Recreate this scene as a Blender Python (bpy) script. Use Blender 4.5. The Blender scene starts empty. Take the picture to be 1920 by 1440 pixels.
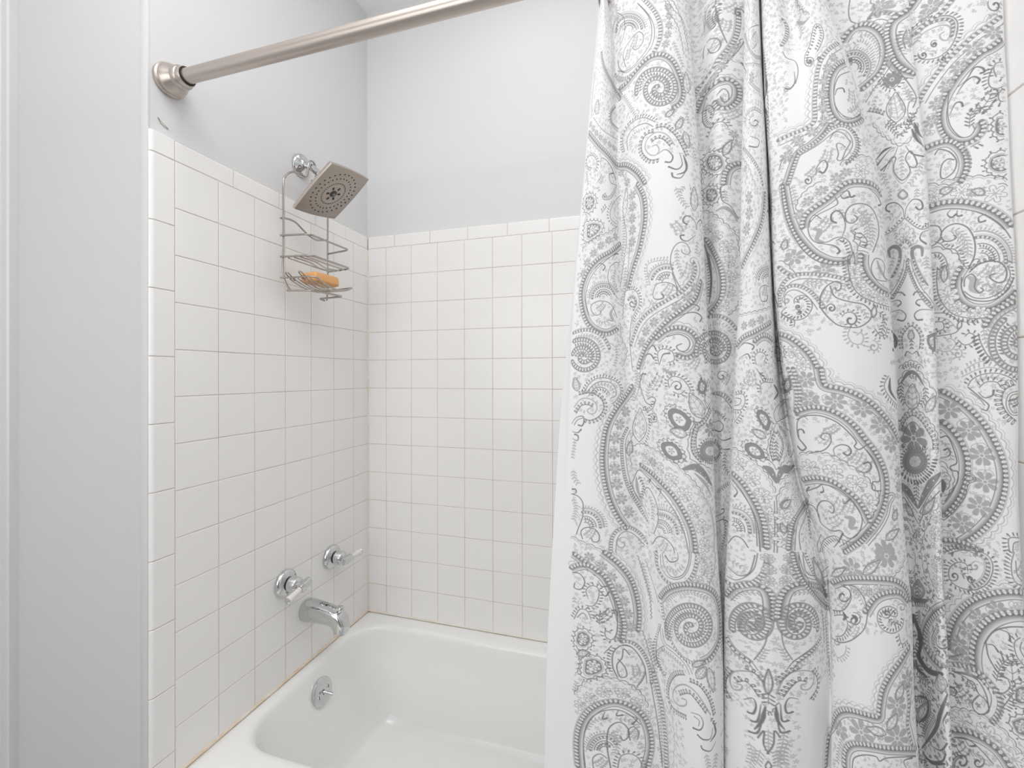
import bpy, bmesh, math
import numpy as np
from mathutils import Vector, Matrix

SC = bpy.context.scene
COL = SC.collection
rng = np.random.default_rng(7)

# ------------------------------------------------------------------ helpers
def prin(name, color, rough=.5, metal=0., spec=.5, coat=0., aniso=0.):
    m = bpy.data.materials.new(name); m.use_nodes = True
    b = m.node_tree.nodes['Principled BSDF']
    b.inputs['Base Color'].default_value = (*color, 1)
    b.inputs['Roughness'].default_value = rough
    b.inputs['Metallic'].default_value = metal
    b.inputs['Specular IOR Level'].default_value = spec
    b.inputs['Coat Weight'].default_value = coat
    b.inputs['Anisotropic'].default_value = aniso
    return m

def noise_bump(m, scale=60., strength=.1, dist=.002, detail=3., mapping=None):
    nt = m.node_tree; b = nt.nodes['Principled BSDF']
    tc = nt.nodes.new('ShaderNodeTexCoord'); n = nt.nodes.new('ShaderNodeTexNoise')
    n.inputs['Scale'].default_value = scale; n.inputs['Detail'].default_value = detail
    src = tc.outputs['Object']
    if mapping:
        mp = nt.nodes.new('ShaderNodeMapping'); mp.inputs['Scale'].default_value = mapping
        nt.links.new(src, mp.inputs['Vector']); src = mp.outputs['Vector']
    nt.links.new(src, n.inputs['Vector'])
    bp = nt.nodes.new('ShaderNodeBump'); bp.inputs['Strength'].default_value = strength
    bp.inputs['Distance'].default_value = dist
    nt.links.new(n.outputs['Fac'], bp.inputs['Height']); nt.links.new(bp.outputs['Normal'], b.inputs['Normal'])
    return n

def noise_color(m, c1, c2, scale=3., detail=2., lo=.35, hi=.65):
    nt = m.node_tree; b = nt.nodes['Principled BSDF']
    tc = nt.nodes.new('ShaderNodeTexCoord'); n = nt.nodes.new('ShaderNodeTexNoise')
    n.inputs['Scale'].default_value = scale; n.inputs['Detail'].default_value = detail
    nt.links.new(tc.outputs['Object'], n.inputs['Vector'])
    r = nt.nodes.new('ShaderNodeValToRGB')
    r.color_ramp.elements[0].position = lo; r.color_ramp.elements[0].color = (*c1, 1)
    r.color_ramp.elements[1].position = hi; r.color_ramp.elements[1].color = (*c2, 1)
    nt.links.new(n.outputs['Fac'], r.inputs['Fac']); nt.links.new(r.outputs['Color'], b.inputs['Base Color'])

M = {}
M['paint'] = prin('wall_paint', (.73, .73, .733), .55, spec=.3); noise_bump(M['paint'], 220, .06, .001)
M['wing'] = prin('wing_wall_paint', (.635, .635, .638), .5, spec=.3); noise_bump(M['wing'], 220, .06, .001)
M['ceil'] = prin('ceiling_paint', (.88, .88, .885), .8, spec=.2)
M['trim'] = prin('trim_gloss_paint', (.67, .672, .675), .3)
M['tile'] = prin('ceramic_tile', (.89, .88, .865), .2, spec=.5)
M['grout'] = prin('grout', (.56, .50, .43), .85); noise_color(M['grout'], (.52, .45, .38), (.64, .57, .50), 9.)
M['caulk'] = prin('aged_caulk', (.80, .68, .54), .6); noise_color(M['caulk'], (.76, .60, .43), (.84, .77, .69), 24., 4.)
M['caulk2'] = prin('pale_caulk', (.80, .74, .66), .6); noise_color(M['caulk2'], (.78, .68, .56), (.84, .80, .74), 14., 4.)
M['enamel'] = prin('tub_enamel', (.90, .90, .89), .13, spec=.5, coat=.4)
M['chrome'] = prin('chrome', (.66, .67, .675), .05, 1.)
M['nickel'] = prin('brushed_nickel', (.56, .50, .455), .34, 1., aniso=.5); noise_bump(M['nickel'], 300, .05, .0005, mapping=(1, 30, 30))
M['nickel_face'] = prin('satin_nickel_face', (.40, .355, .315), .42, .85)
M['wire'] = prin('satin_steel_wire', (.44, .40, .37), .2, 1.)
M['dark'] = prin('dark_rubber', (.02, .018, .016), .6)
M['black'] = prin('black_plastic', (.035, .035, .038), .35)
M['porcelain'] = prin('white_porcelain', (.82, .78, .75), .12, coat=.3)
M['soap'] = prin('amber_soap', (.80, .43, .17), .45, spec=.4)
M['soap'].node_tree.nodes['Principled BSDF'].inputs['Subsurface Weight'].default_value = .25
M['soap'].node_tree.nodes['Principled BSDF'].inputs['Subsurface Radius'].default_value = (.02, .01, .004)
M['chip'] = prin('exposed_plaster', (.80, .77, .66), .9)
M['floor'] = prin('floor_tile', (.5, .49, .48), .4); noise_color(M['floor'], (.46, .45, .44), (.55, .54, .53), 5.)
M['reflection_panel'] = prin('dark_reflection_panel', (.06, .05, .045), .5)
M['grommet'] = prin('bronze_grommet', (.42, .30, .22), .25, 1.)

def link(o, parent=None):
    COL.objects.link(o)
    if parent is not None: o.parent = parent
    return o

def obj(name, verts, faces, mat, parent=None, smooth=True, mats=None, mi=None):
    me = bpy.data.meshes.new(name)
    me.from_pydata([tuple(v) for v in verts], [], [tuple(f) for f in faces])
    for m in (mats or [mat]): me.materials.append(m)
    if mi is not None: me.polygons.foreach_set('material_index', mi)
    if smooth:
        me.polygons.foreach_set('use_smooth', [True]*len(me.polygons))
        me.set_sharp_from_angle(angle=math.radians(38))
    me.update()
    return link(bpy.data.objects.new(name, me), parent)

def empty(name, loc):
    o = bpy.data.objects.new(name, None); o.location = loc; o.empty_display_size = .02
    COL.objects.link(o); return o

def thing(o, label, cat, group=None):
    o['label'] = label; o['category'] = cat
    if group: o['group'] = group
    return o

def struct(o):
    o['kind'] = 'structure'; return o

class MB:
    def __init__(s): s.v = []; s.f = []
    def add(s, v, f):
        n = len(s.v); s.v += [tuple(map(float, p)) for p in v]; s.f += [tuple(i+n for i in q) for q in f]; return s
    def box(s, lo, hi):
        (a, b, c), (d, e, g) = lo, hi
        v = [(a,b,c),(d,b,c),(d,e,c),(a,e,c),(a,b,g),(d,b,g),(d,e,g),(a,e,g)]
        return s.add(v, [(0,3,2,1),(4,5,6,7),(0,1,5,4),(1,2,6,5),(2,3,7,6),(3,0,4,7)])
    def tube(s, pts, r, n=10, closed=False, caps=True):
        P = np.array(pts, float); N = len(P)
        R = np.full(N, r) if np.isscalar(r) else np.array(r, float)
        T = (np.roll(P, -1, 0)-np.roll(P, 1, 0)) if closed else np.gradient(P, axis=0)
        T /= np.linalg.norm(T, axis=1)[:, None]+1e-12
        a = np.array([0, 0, 1.]) if abs(T[0][2]) < .9 else np.array([1., 0, 0])
        nrm = np.cross(T[0], a); nrm /= np.linalg.norm(nrm)
        v = []
        for i in range(N):
            nrm = nrm-T[i]*(nrm@T[i]); nrm /= np.linalg.norm(nrm); bi = np.cross(T[i], nrm)
            for k in range(n):
                t = 2*math.pi*k/n; v.append(P[i]+R[i]*(math.cos(t)*nrm+math.sin(t)*bi))
        f = []
        for i in range(N if closed else N-1):
            j = (i+1) % N
            for k in range(n):
                l = (k+1) % n; f.append((i*n+k, i*n+l, j*n+l, j*n+k))
        if caps and not closed:
            f.append(tuple(range(n-1, -1, -1))); f.append(tuple((N-1)*n+k for k in range(n)))
        return s.add(v, f)
    def lathe(s, prof, origin, axis, n=40, caps=True):
        # prof: (distance along axis, radius)
        ax = np.array(axis, float); ax /= np.linalg.norm(ax)
        a = np.array([0, 0, 1.]) if abs(ax[2]) < .9 else np.array([1., 0, 0])
        u = np.cross(a, ax); u /= np.linalg.norm(u); w = np.cross(ax, u); o = np.array(origin, float)
        v = []; f = []
        for d, r in prof:
            for k in range(n):
                t = 2*math.pi*k/n; v.append(o+ax*d+r*(math.cos(t)*u+math.sin(t)*w))
        for i in range(len(prof)-1):
            for k in range(n):
                l = (k+1) % n; f.append((i*n+k, i*n+l, (i+1)*n+l, (i+1)*n+k))
        if caps:
            f.append(tuple(range(n-1, -1, -1))); f.append(tuple((len(prof)-1)*n+k for k in range(n)))
        return s.add(v, f)
    def loft(s, rings, caps=True, closed=True):
        n = len(rings[0]); v = [p for r in rings for p in r]; f = []
        for i in range(len(rings)-1):
            for k in range(n if closed else n-1):
                l = (k+1) % n; f.append((i*n+k, i*n+l, (i+1)*n+l, (i+1)*n+k))
        if caps:
            f.append(tuple(range(n-1, -1, -1))); f.append(tuple((len(rings)-1)*n+k for k in range(n)))
        return s.add(v, f)
    def build(s, name, mat, parent=None, smooth=True, bevel=0, seg=2):
        o = obj(name, s.v, s.f, mat, parent, smooth)
        if bevel:
            bm = bmesh.new(); bm.from_mesh(o.data)
            bmesh.ops.recalc_face_normals(bm, faces=bm.faces)
            ed = [e for e in bm.edges if e.is_manifold and e.calc_face_angle(0) > math.radians(40)]
            bmesh.ops.bevel(bm, geom=ed, offset=bevel, segments=seg, affect='EDGES', profile=.5)
            bm.to_mesh(o.data); bm.free()
            o.data.polygons.foreach_set('use_smooth', [smooth]*len(o.data.polygons)); o.data.set_sharp_from_angle(angle=math.radians(38))
        return o

def spline(pts, n=8, closed=False):
    P = np.array(pts, float); N = len(P); out = []
    rngi = range(N if closed else N-1)
    for i in rngi:
        if closed: a, b, c, d = P[(i-1) % N], P[i], P[(i+1) % N], P[(i+2) % N]
        else: a, b, c, d = P[max(i-1, 0)], P[i], P[i+1], P[min(i+2, N-1)]
        for k in range(n):
            t = k/n
            out.append(.5*((2*b)+(-a+c)*t+(2*a-5*b+4*c-d)*t*t+(-a+3*b-3*c+d)*t**3))
    if not closed: out.append(P[-1])
    return np.array(out)

def rounded(pts, r=.01, n=6):
    """polyline with its inner corners rounded"""
    P = [np.array(p, float) for p in pts]; out = [P[0]]
    for i in range(1, len(P)-1):
        a = P[i-1]-P[i]; b = P[i+1]-P[i]; la, lb = np.linalg.norm(a), np.linalg.norm(b)
        q = min(r, la*.45, lb*.45); s = P[i]+a/la*q; e = P[i]+b/lb*q
        for k in range(n+1):
            t = k/n; out.append((1-t)**2*s+2*t*(1-t)*P[i]+t*t*e)
    out.append(P[-1]); return np.array(out)

# ------------------------------------------------------------------ dimensions (metres; corner of the alcove at the origin)
P_T = .1095; RIM = .378; BASE = .38
ZTOP = BASE+13*P_T            # bottom of the trim row
ZTRIM = ZTOP+.0485
W = 1.477; ZC = 2.735
YL = -.80                     # front edge of the left end wall
YR = -.835
COL0 = -(.089+6*P_T)
B0 = .0813

# ------------------------------------------------------------------ room shell
def slab(name, lo, hi, mat): return struct(MB().box(lo, hi).build(name, mat, smooth=False))
pg = .006
wl = slab('wall_left', (-.12, YL+.004, 0), (-pg, .10, ZC), M['paint'])
wb = slab('wall_back', (-pg, pg, 0), (W+pg, .12, ZC), M['paint'])
wr = slab('wall_right', (W+pg, YR+.004, 0), (W+.12, .10, ZC), M['paint'])
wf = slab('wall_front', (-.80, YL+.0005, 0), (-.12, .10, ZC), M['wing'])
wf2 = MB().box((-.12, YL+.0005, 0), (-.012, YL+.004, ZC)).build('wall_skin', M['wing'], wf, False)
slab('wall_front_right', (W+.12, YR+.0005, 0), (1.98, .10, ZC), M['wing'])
slab('wall_side', (-.92, -2.75, 0), (-.80, .10, ZC), M['paint'])
slab('wall_side_right', (1.98, -2.75, 0), (2.10, .10, ZC), M['paint'])
slab('wall_rear', (-.92, -2.87, 0), (2.10, -2.75, ZC), M['paint'])
slab('floor', (-.92, -2.87, -.1), (2.10, .12, 0), M['floor'])
slab('reflection_panel_1', (.95, -2.7499, 0), (1.75, -2.735, 2.03), M['reflection_panel'])  # unseen dark panel added behind the camera for the chrome to reflect
slab('ceiling', (-.92, -2.87, ZC), (2.10, .12, ZC+.1), M['ceil'])
# corner bead on the end of the left wall, full height
struct(MB().box((-.0285, YL-.0012, 0), (-.0062, YL+.004, ZC)).build('trim_1', M['trim'], bevel=.0006))
# right end bead
struct(MB().box((W+.0062, YR-.0012, 0), (W+.0285, YR+.004, ZC)).build('trim_2', M['trim'], bevel=.0006))
# door casing with a bead along its inner edge
prof = [(-.456, 0), (-.456, .016), (-.4595, .0195), (-.463, .0165), (-.476, .0165), (-.486, .0165), (-.489, .0215),
        (-.494, .0245), (-.499, .0225), (-.502, .017), (-.53, .016), (-.545, .017), (-.548, .022), (-.555, .022), (-.556, 0)]
rings = [[(x, YL+.0004-d, z) for x, d in prof] for z in (0, ZC)]
struct(MB().loft(rings).build('trim_3', M['trim']))

# ------------------------------------------------------------------ tiles
def tile_set(mb, rects, frame, g=.0015, t=.0015, ch=.0013, jit=.00011):
    """rects in (u0,u1,z0,z1); frame(u, z, d) -> xyz with d the height above the finished face"""
    for u0, u1, z0, z1 in rects:
        a0, a1, b0, b1 = u0+g/2, u1-g/2, z0+g/2, z1-g/2
        j = rng.normal(0, jit, 4)
        lo = [(a0, b0), (a1, b0), (a1, b1), (a0, b1)]
        hi = [(a0+ch, b0+ch), (a1-ch, b0+ch), (a1-ch, b1-ch), (a0+ch, b1-ch)]
        v = [frame(u, z, -.004) for u, z in lo]+[frame(u, z, -t*.55) for u, z in lo]+[frame(u, z, j[i]*.6) for i, (u, z) in enumerate(hi)]
        f = []
        for b in (0, 4):
            for k in range(4):
                l = (k+1) % 4; f.append((b+k, b+l, b+4+l, b+4+k))
        f.append((8, 9, 10, 11)); mb.add(v, f)

def field(edges_u, edges_z):
    return [(a, b, c, d) for a, b in zip(edges_u[:-1], edges_u[1:]) for c, d in zip(edges_z[:-1], edges_z[1:])]
zrows = [BASE+k*P_T for k in range(14)]
# trim pieces along the edge of an end wall, going down from the top
zt = [ZTRIM, ZTOP]+[ZTOP-.1517*k for k in range(1, 12)]
zt = [z for z in zt if z > .05]+[.0]

def bullnose_col(mb, sx, x0, yin, yout):
    """column of edge tiles whose outer long edge is rounded; sx=+1: face looks to +x"""
    R = .009
    for z1, z0 in zip(zt[:-1], zt[1:]):
        a0, a1 = z0+.0008, z1-.0008
        prof = [(yin-.0008, -.004), (yin-.0008, -.0008), (yin-.002, 0), (yin-.0026, 0), (yout+R+.0012, 0)]
        for k in range(9):
            t = k/8*math.pi/2; prof.append((yout+R-R*math.sin(t), -R+R*math.cos(t)))
        rr = []
        for z, s in ((a0, .0012), (a0+.0011, 0), (a0+.0017, 0), (a1-.0017, 0), (a1-.0011, 0), (a1, .0012)):
            rr.append([(x0+sx*(d-s if i > 1 else d), y, z) for i, (y, d) in enumerate(prof)])
        mb.loft(rr, caps=True, closed=False)

def caps_row(mb, us, frame):
    """top row: long tiles with a softly rounded upper edge"""
    for u0, u1 in zip(us[:-1], us[1:]):
        a0, a1 = u0+.0007, u1-.0007
        prof = [(ZTOP+.0008, -.004), (ZTOP+.0008, -.0008), (ZTOP+.002, 0), (ZTOP+.0026, 0), (ZTRIM-.0068, 0)]
        for k in range(7):
            t = k/6*math.pi/2; prof.append((ZTRIM-.006+.006*math.sin(t), -.006+.006*math.cos(t)))
        rr = []
        for u, s in ((a0, .0012), (a0+.0011, 0), (a0+.0017, 0), (a1-.0017, 0), (a1-.0011, 0), (a1, .0012)):
            rr.append([frame(u, z, d-s if i > 1 else d) for i, (z, d) in enumerate(prof)])
        mb.loft(rr, caps=True, closed=False)

FL = lambda u, z, d: (d, u, z)          # left end wall, u = y
FB = lambda u, z, d: (u, -d, z)         # back wall, u = x
FR = lambda u, z, d: (W-d, u, z)        # right end wall

ul = [COL0+k*P_T for k in range(7)]+[-.0006]
mb = MB(); tile_set(mb, field(ul, zrows), FL); mb.build('tile_panel', M['tile'], wl, False)
mb = MB(); caps_row(mb, [COL0, -.5935, -.4405, -.287, -.133, -.0006], FL); mb.build('cap_tile_row', M['tile'], wl)
mb = MB(); bullnose_col(mb, 1, 0, COL0, YL); mb.build('edge_tile_column', M['tile'], wl)
MB().box((-pg, YL+.007, 0), (-.0011, 0, ZTRIM-.002)).build('grout_bed', M['grout'], wl, False)

ub = [.0006]+[B0+k*P_T for k in range(13)]+[W-.0006]
mb = MB(); tile_set(mb, field(ub, zrows), FB); mb.build('tile_panel', M['tile'], wb, False)
mb = MB(); caps_row(mb, [.0006, .118]+[.118+.1525*k for k in range(1, 9)]+[W-.0006], FB); mb.build('cap_tile_row', M['tile'], wb)
MB().box((0, .0011, .2), (W, pg, ZTRIM-.002)).build('grout_bed', M['grout'], wb, False)

cr = YR+.054
ur = [cr+k*P_T for k in range(8)]+[-.0006]
ur = [u for u in ur if u < -.02]+[-.0006]
mb = MB(); tile_set(mb, field(ur, zrows), FR); mb.build('tile_panel', M['tile'], wr, False)
mb = MB(); caps_row(mb, [cr+.1525*k for k in range(6)]+[-.0006], FR); mb.build('cap_tile_row', M['tile'], wr)
mb = MB(); bullnose_col(mb, -1, W, cr, YR); mb.build('edge_tile_column', M['tile'], wr)
MB().box((W+.0011, YR+.007, 0), (W+pg, 0, ZTRIM-.002)).build('grout_bed', M['grout'], wr, False)

# aged sealant: corner and along the tub
mb = MB()
zz = np.linspace(BASE, ZTOP-.005, 60)
mb.tube([(.0012+.0006*math.sin(z*40), -.0012-.0005*math.sin(z*31), z) for z in zz], [.0030+.0007*math.sin(z*57)*math.sin(z*23) for z in zz], 8)
mb.build('corner_sealant', M['caulk2'], wb)
mb = MB()
yy = np.linspace(-.76, -.004, 60)
mb.tube([(.001, y, RIM+.0050) for y in yy], [.0046+.0004*math.sin(y*45)*math.sin(y*17) for y in yy], 8)
mb.build('tub_sealant', M['caulk'], wl)
mb = MB()
xx = np.linspace(.004, W-.004, 60)
mb.tube([(x, -.001, RIM+.0039) for x in xx], [.0036+.0003*math.sin(x*45)*math.sin(x*17) for x in xx], 8)
mb.build('tub_sealant', M['caulk2'], wb)

# chipped paint under the rod flange
mb = MB()
c = np.array([-.0057, -.7705, 1.8795])
pts = spline([(0, -.010, .0065), (0, -.005, .001), (0, .0, -.002), (0, .006, -.0040), (0, .013, -.0085)], 5)
up, dn = [], []
for i, p in enumerate(pts):
    w = .0020*math.sin(math.pi*(i+.4)/(len(pts)+.2))**.7*(1+.35*math.sin(i*2.1))
    up.append(c+p+np.array([.0002, .3*w, w])); dn.append(c+p+np.array([.0022, -.6*w, -1.3*w]))
mb.loft([up, dn], caps=False, closed=False); mb.build('paint_chip', M['chip'], wl)
mb = MB(); mb.tube(c+pts+np.array([.0006, .0005, .0006]), .0006, 5); mb.build('paint_crack', M['dark'], wl)

# ------------------------------------------------------------------ bathtub
def outline(x0, x1, y0, y1, r, z, n=14, e=2.4):
    pts = []
    for cx, cy, a0 in ((x1-r, y1-r, 0), (x0+r, y1-r, 90), (x0+r, y0+r, 180), (x1-r, y0+r, 270)):
        for k in range(n+1):
            t = math.radians(a0+90*k/n); ct, st = math.cos(t), math.sin(t)
            pts.append((cx+r*math.copysign(abs(ct)**(2/e), ct), cy+r*math.copysign(abs(st)**(2/e), st), z))
    return pts
tub = empty('bathtub', (W/2, -.38, 0)); thing(tub, 'white enamel alcove bathtub set between the tiled walls', 'bathtub')
def loc(o):
    o.matrix_parent_inverse = o.parent.matrix_world.inverted() if False else Matrix.Translation(-Vector(o.parent.location)); return o
X0, X1, Y0, Y1 = .0365, W-.06, -.628, -.066
rings = [outline(.003, W-.003, -.775, -.003, .01, 0), outline(.003, W-.003, -.775, -.003, .01, RIM-.018)]
for k in range(1, 6):
    t = k/5*math.pi/2; q = .018*(1-math.cos(t)); rings.append(outline(.003, W-.003, -.775+q, -.003-q*.02, .012, RIM-.018+.018*math.sin(t)))
rim_prof = [(-.024, 0), (-.014, -.0006), (-.006, -.003), (0, -.009), (.003, -.018)]
for d, dz in rim_prof: rings.append(outline(X0+d, X1-d, Y0+d, Y1-d*.75, .125-d*.6, RIM+dz, e=2.25))
wall = [(.008, -.05), (.020, -.11), (.036, -.18), (.052, -.24), (.064, -.272), (.080, -.296), (.105, -.311), (.14, -.316)]
for d, dz in wall:
    xr = d*3.2 if d < .07 else .224+(d-.07)*1.6
    rings.append(outline(X0+d*1.22, X1-xr, Y0+d*.9, Y1-d*.62, .120-d*.45, RIM+dz, e=2.25))
mb = MB().loft(rings)
loc(mb.build('basin', M['enamel'], tub))

# overflow plate on the sloping inner end wall
nv = np.array([1, 0, .20]); nv /= np.linalg.norm(nv)
oc = np.array([.0515, -.3300, .2985])
ov = loc(MB().lathe([(-.004, .040), (.004, .0415), (.009, .0415), (.0115, .0395), (.0125, .037), (.0130, .010), (.0130, .001)], oc, nv, 48).build('overflow_plate', M['chrome'], tub)); ov['label'] = 'round chrome overflow plate with trip lever'
yv = np.array([0, 1, 0.]); zv = np.cross(nv, yv)
zv = zv if zv[2] > 0 else -zv
def onp(a, b, d): return oc+yv*a+zv*b+nv*d
for a, b in ((-.022, -.006), (.022, .004)):
    MB().lathe([(0, .0052), (.0012, .005), (.0018, .003), (.0018, .0003)], onp(a, b, .0128), nv, 16).build('screw', M['chrome'], ov)
    MB().loft([[onp(a-.0010, b-.0045, .0143), onp(a+.0010, b-.0045, .0143), onp(a+.0010, b+.0045, .0143), onp(a-.0010, b+.0045, .0143)],
               [onp(a-.0010, b-.0045, .0151), onp(a+.0010, b-.0045, .0151), onp(a+.0010, b+.0045, .0151), onp(a-.0010, b+.0045, .0151)]]).build('screw_slot', M['dark'], ov, False)
MB().loft([[onp(-.0035, .006, .0125), onp(.0035, .006, .0125), onp(.0035, -.008, .0125), onp(-.0035, -.008, .0125)],
           [onp(-.0035, .006, .0136), onp(.0035, .006, .0136), onp(.0035, -.008, .0136), onp(-.0035, -.008, .0136)]]).build('lever_slot', M['dark'], ov, False)
lv = spline([onp(0, 0, .010), onp(0, -.001, .020), onp(.003, -.005, .030), onp(.006, -.010, .040)], 6)
MB().tube(lv, np.interp(np.linspace(0, 1, len(lv)), [0, .25, .4, 1], [.005, .0055, .003, .0055]), 12).build('trip_lever', M['chrome'], ov)

# ------------------------------------------------------------------ faucet handles and spout
def handle(yc, zc, ang, label):
    o = empty('faucet_handle', (0, yc, zc)); thing(o, label, 'faucet handle', 'bathtub faucet handles')
    c = (0, yc, zc); ax = (1, 0, 0)
    loc(MB().lathe([(0, .0385), (.004, .0405), (.010, .0395), (.015, .036), (.019, .030), (.0215, .0245)], c, ax, 48).build('escutcheon', M['chrome'], o))
    loc(MB().lathe([(.0205, .0205), (.0265, .0205)], c, ax, 32).build('seal_ring', M['dark'], o))
    loc(MB().lathe([(.0262, .0215), (.0275, .0228), (.049, .0220), (.0525, .0205), (.055, .0165), (.058, .012), (.066, .011)], c, ax, 40).build('hub', M['chrome'], o))
    d = np.array([0, math.cos(ang), math.sin(ang)]); e = np.array([0, -math.sin(ang), math.cos(ang)]); x = np.array([1., 0, 0]); cc = np.array(c)
    def ring(s, rx, re, x0):
        return [cc+d*s+x*(x0+rx*math.copysign(abs(math.cos(t))**.55, math.cos(t)))+e*re*math.copysign(abs(math.sin(t))**.55, math.sin(t)) for t in np.linspace(0, 2*math.pi, 24, endpoint=False)]
    loc(MB().loft([ring(-.0275, .004, .008, .072), ring(-.026, .0080, .0110, .072), ring(-.018, .0098, .0132, .072), ring(.012, .0098, .0132, .072), ring(.0155, .0090, .0120, .072)]).build('handle_block', M['chrome'], o))
    MBi = MB().lathe([(.0805, .0028), (.0816, .0024), (.0818, .0002)], c, ax, 14).build('index_dot', M['dark'], o); loc(MBi)
    loc(MB().tube([cc+x*.072+d*s for s in (.0155, .0175, .019, .024, .036, .050, .060, .0635)], [.0070, .0090, .0075, .0078, .0085, .0095, .0105, .0098], 20).build('lever', M['porcelain'], o))
    loc(MB().tube([cc+x*.072+d*s for s in (.0630, .064, .067, .0695, .071)], [.0098, .0108, .0105, .007, .0025], 20).build('lever_tip', M['chrome'], o))
    return o
handle(-.4235, .6810, math.radians(180+14), 'chrome faucet handle nearer the outer edge of the tiled wall, white lever slanting down')
handle(-.2185, .6790, math.radians(0), 'chrome faucet handle nearest the tiled corner, its white lever pointing toward the back wall')

sp = empty('tub_spout', (0, -.333, .555)); thing(sp, 'chrome tub spout with diverter knob below the two handles', 'tub spout')
def sring(x, zc, hy, hz, tilt=0, n=32, e=2.6):
    out = []
    for t in np.linspace(0, 2*math.pi, n, endpoint=False):
        a = hy*math.copysign(abs(math.cos(t))**(2/e), math.cos(t)); b = hz*math.copysign(abs(math.sin(t))**(2/e), math.sin(t))
        out.append((x+b*math.sin(tilt), -.333+a, zc+b*math.cos(tilt)))
    return out
R_s = [sring(0, .5555, .0325, .0335, 0, e=2.3), sring(.004, .5555, .033, .034, 0, e=2.3), sring(.03, .5548, .0315, .0322, .02, e=2.6), sring(.065, .5532, .0288, .0290, .06, e=2.9), sring(.092, .5508, .0268, .0262, .14, e=3.2),
       sring(.110, .5475, .0258, .0256, .34, e=3.4), sring(.122, .5415, .0250, .0250, .62, e=3.6), sring(.129, .533, .0242, .0236, .95, e=3.8), sring(.1325, .523, .0232, .0216, 1.28, e=4), sring(.134, .513, .0224, .0202, 1.5, e=4), sring(.1345, .5055, .0218, .0195, 1.57, e=4)]
loc(MB().loft(R_s).build('spout_body', M['chrome'], sp))
loc(MB().lathe([(0, .0135), (.010, .013)], (.134, -.333, .507), (0, 0, -1), 24).build('spout_outlet', M['chrome'], sp))
loc(MB().lathe([(-.004, .0062), (.004, .006), (.006, .0042), (.011, .0042), (.013, .009), (.016, .0105), (.0185, .009), (.0195, .003)], (.128, -.333, .564), (.25, 0, 1), 24).build('diverter_knob', M['chrome'], sp))

# ------------------------------------------------------------------ shower arm + head
sa = empty('shower_fixture', (0, -.352, 1.972)); thing(sa, 'square satin nickel shower head on a chrome arm above the tile', 'shower')
loc(MB().lathe([(-.006, .0345), (.001, .0355), (.004, .0345), (.007, .030), (.011, .021), (.014, .0145), (.016, .0125)], (0, -.352, 1.972), (1, 0, -.15), 48).build('flange', M['chrome'], sa))
HC = np.array([.1311, -.3679, 1.8611])  # for s = .18
S_H = .178
HC = np.array([.1395, -.3763, 1.8570])
hx = np.array([-.003, .985, .17]); hy = np.array([.806, -.098, .583]); hx /= np.linalg.norm(hx); hy -= hx*(hx@hy); hy /= np.linalg.norm(hy)
hn = np.cross(hx, hy); hn = hn if hn[2] < 0 else -hn
piv = HC-hn*.052
ap = spline([(-.004, -.352, 1.973), (.02, -.353, 1.970), (.045, -.356, 1.957), (.07, -.360, 1.936), tuple(piv-hn*.004)], 8)
loc(MB().tube(ap, .0108, 20).build('arm_pipe', M['chrome'], sa))
sh = None
def hp(a, b, c): return HC+hx*a+hy*b+hn*c       # c>0 toward the water side
def sq(h, c, bow, n=10, r=.006):
    pts = []
    def edge(t): return h+bow*(1-t*t)
    for k in range(n): t = -1+2*k/n; pts.append(hp(t*h, edge(t)-0, c))
    for k in range(n): t = 1-2*k/n; pts.append(hp(edge(t), t*h, c))
    for k in range(n): t = 1-2*k/n; pts.append(hp(t*h, -edge(t), c))
    for k in range(n): t = -1+2*k/n; pts.append(hp(-edge(t), t*h, c))
    return pts
h = S_H/2
loc(MB().loft([sq(h*.30, -.030, .0), sq(h*.55, -.024, .001), sq(h*.80, -.0185, .002), sq(h*.95, -.0135, .0035), sq(h*.995, -.009, .0045), sq(h, -.003, .005), sq(h*.993, -.0006, .005)]).build('shower_head', M['nickel'], sa)); sh = bpy.data.objects['shower_head']
MB().loft([sq(h*.985, -.0007, .005), sq(h*.982, .0004, .005), sq(h*.975, .0008, .005)]).build('spray_face', M['nickel_face'], sh)
loc(MB().lathe([(-.058, .0125), (-.054, .0155), (-.043, .0155), (-.040, .0175), (-.033, .019), (-.028, .021)], HC, hn, 28).build('swivel_nut', M['chrome'], sa))
def nozmesh(name, a, b, mat=M['dark']):
    mb = MB(); n = 12
    r0 = [(a*math.cos(t), b*math.sin(t), 0) for t in np.linspace(0, 2*math.pi, n, endpoint=False)]
    r1 = [(x*.8, y*.8, .0009) for x, y, z in r0]
    mb.loft([r0, r1]); return mb.build(name, mat, sh)
HM = Matrix(((hx[0], hy[0], hn[0]), (hx[1], hy[1], hn[1]), (hx[2], hy[2], hn[2]))).to_4x4()
protos = {}
def noz(name, key, a, b, x, y, rot=0):
    if key not in protos: o = protos[key] = nozmesh(name, a, b)
    else: o = protos[key].copy(); link(o, sh)
    o.matrix_basis = Matrix.Translation(Vector(HC)) @ HM @ Matrix.Translation((x, y, .0007)) @ Matrix.Rotation(rot, 4, 'Z')
for n_, R_, a_, ph in ((28, .0755, .0027, .0), (28, .0590, .0024, .11), (36, .0405, .0017, .0)):
    for k in range(n_):
        t = 2*math.pi*k/n_+ph; noz('nozzle', ('n', a_), a_, a_, R_*math.cos(t), R_*math.sin(t))
for k in range(6):
    t = 2*math.pi*k/6+math.radians(12); noz('slot_nozzle', 's', .0062, .0040, .0215*math.cos(t), .0215*math.sin(t), t)
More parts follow.
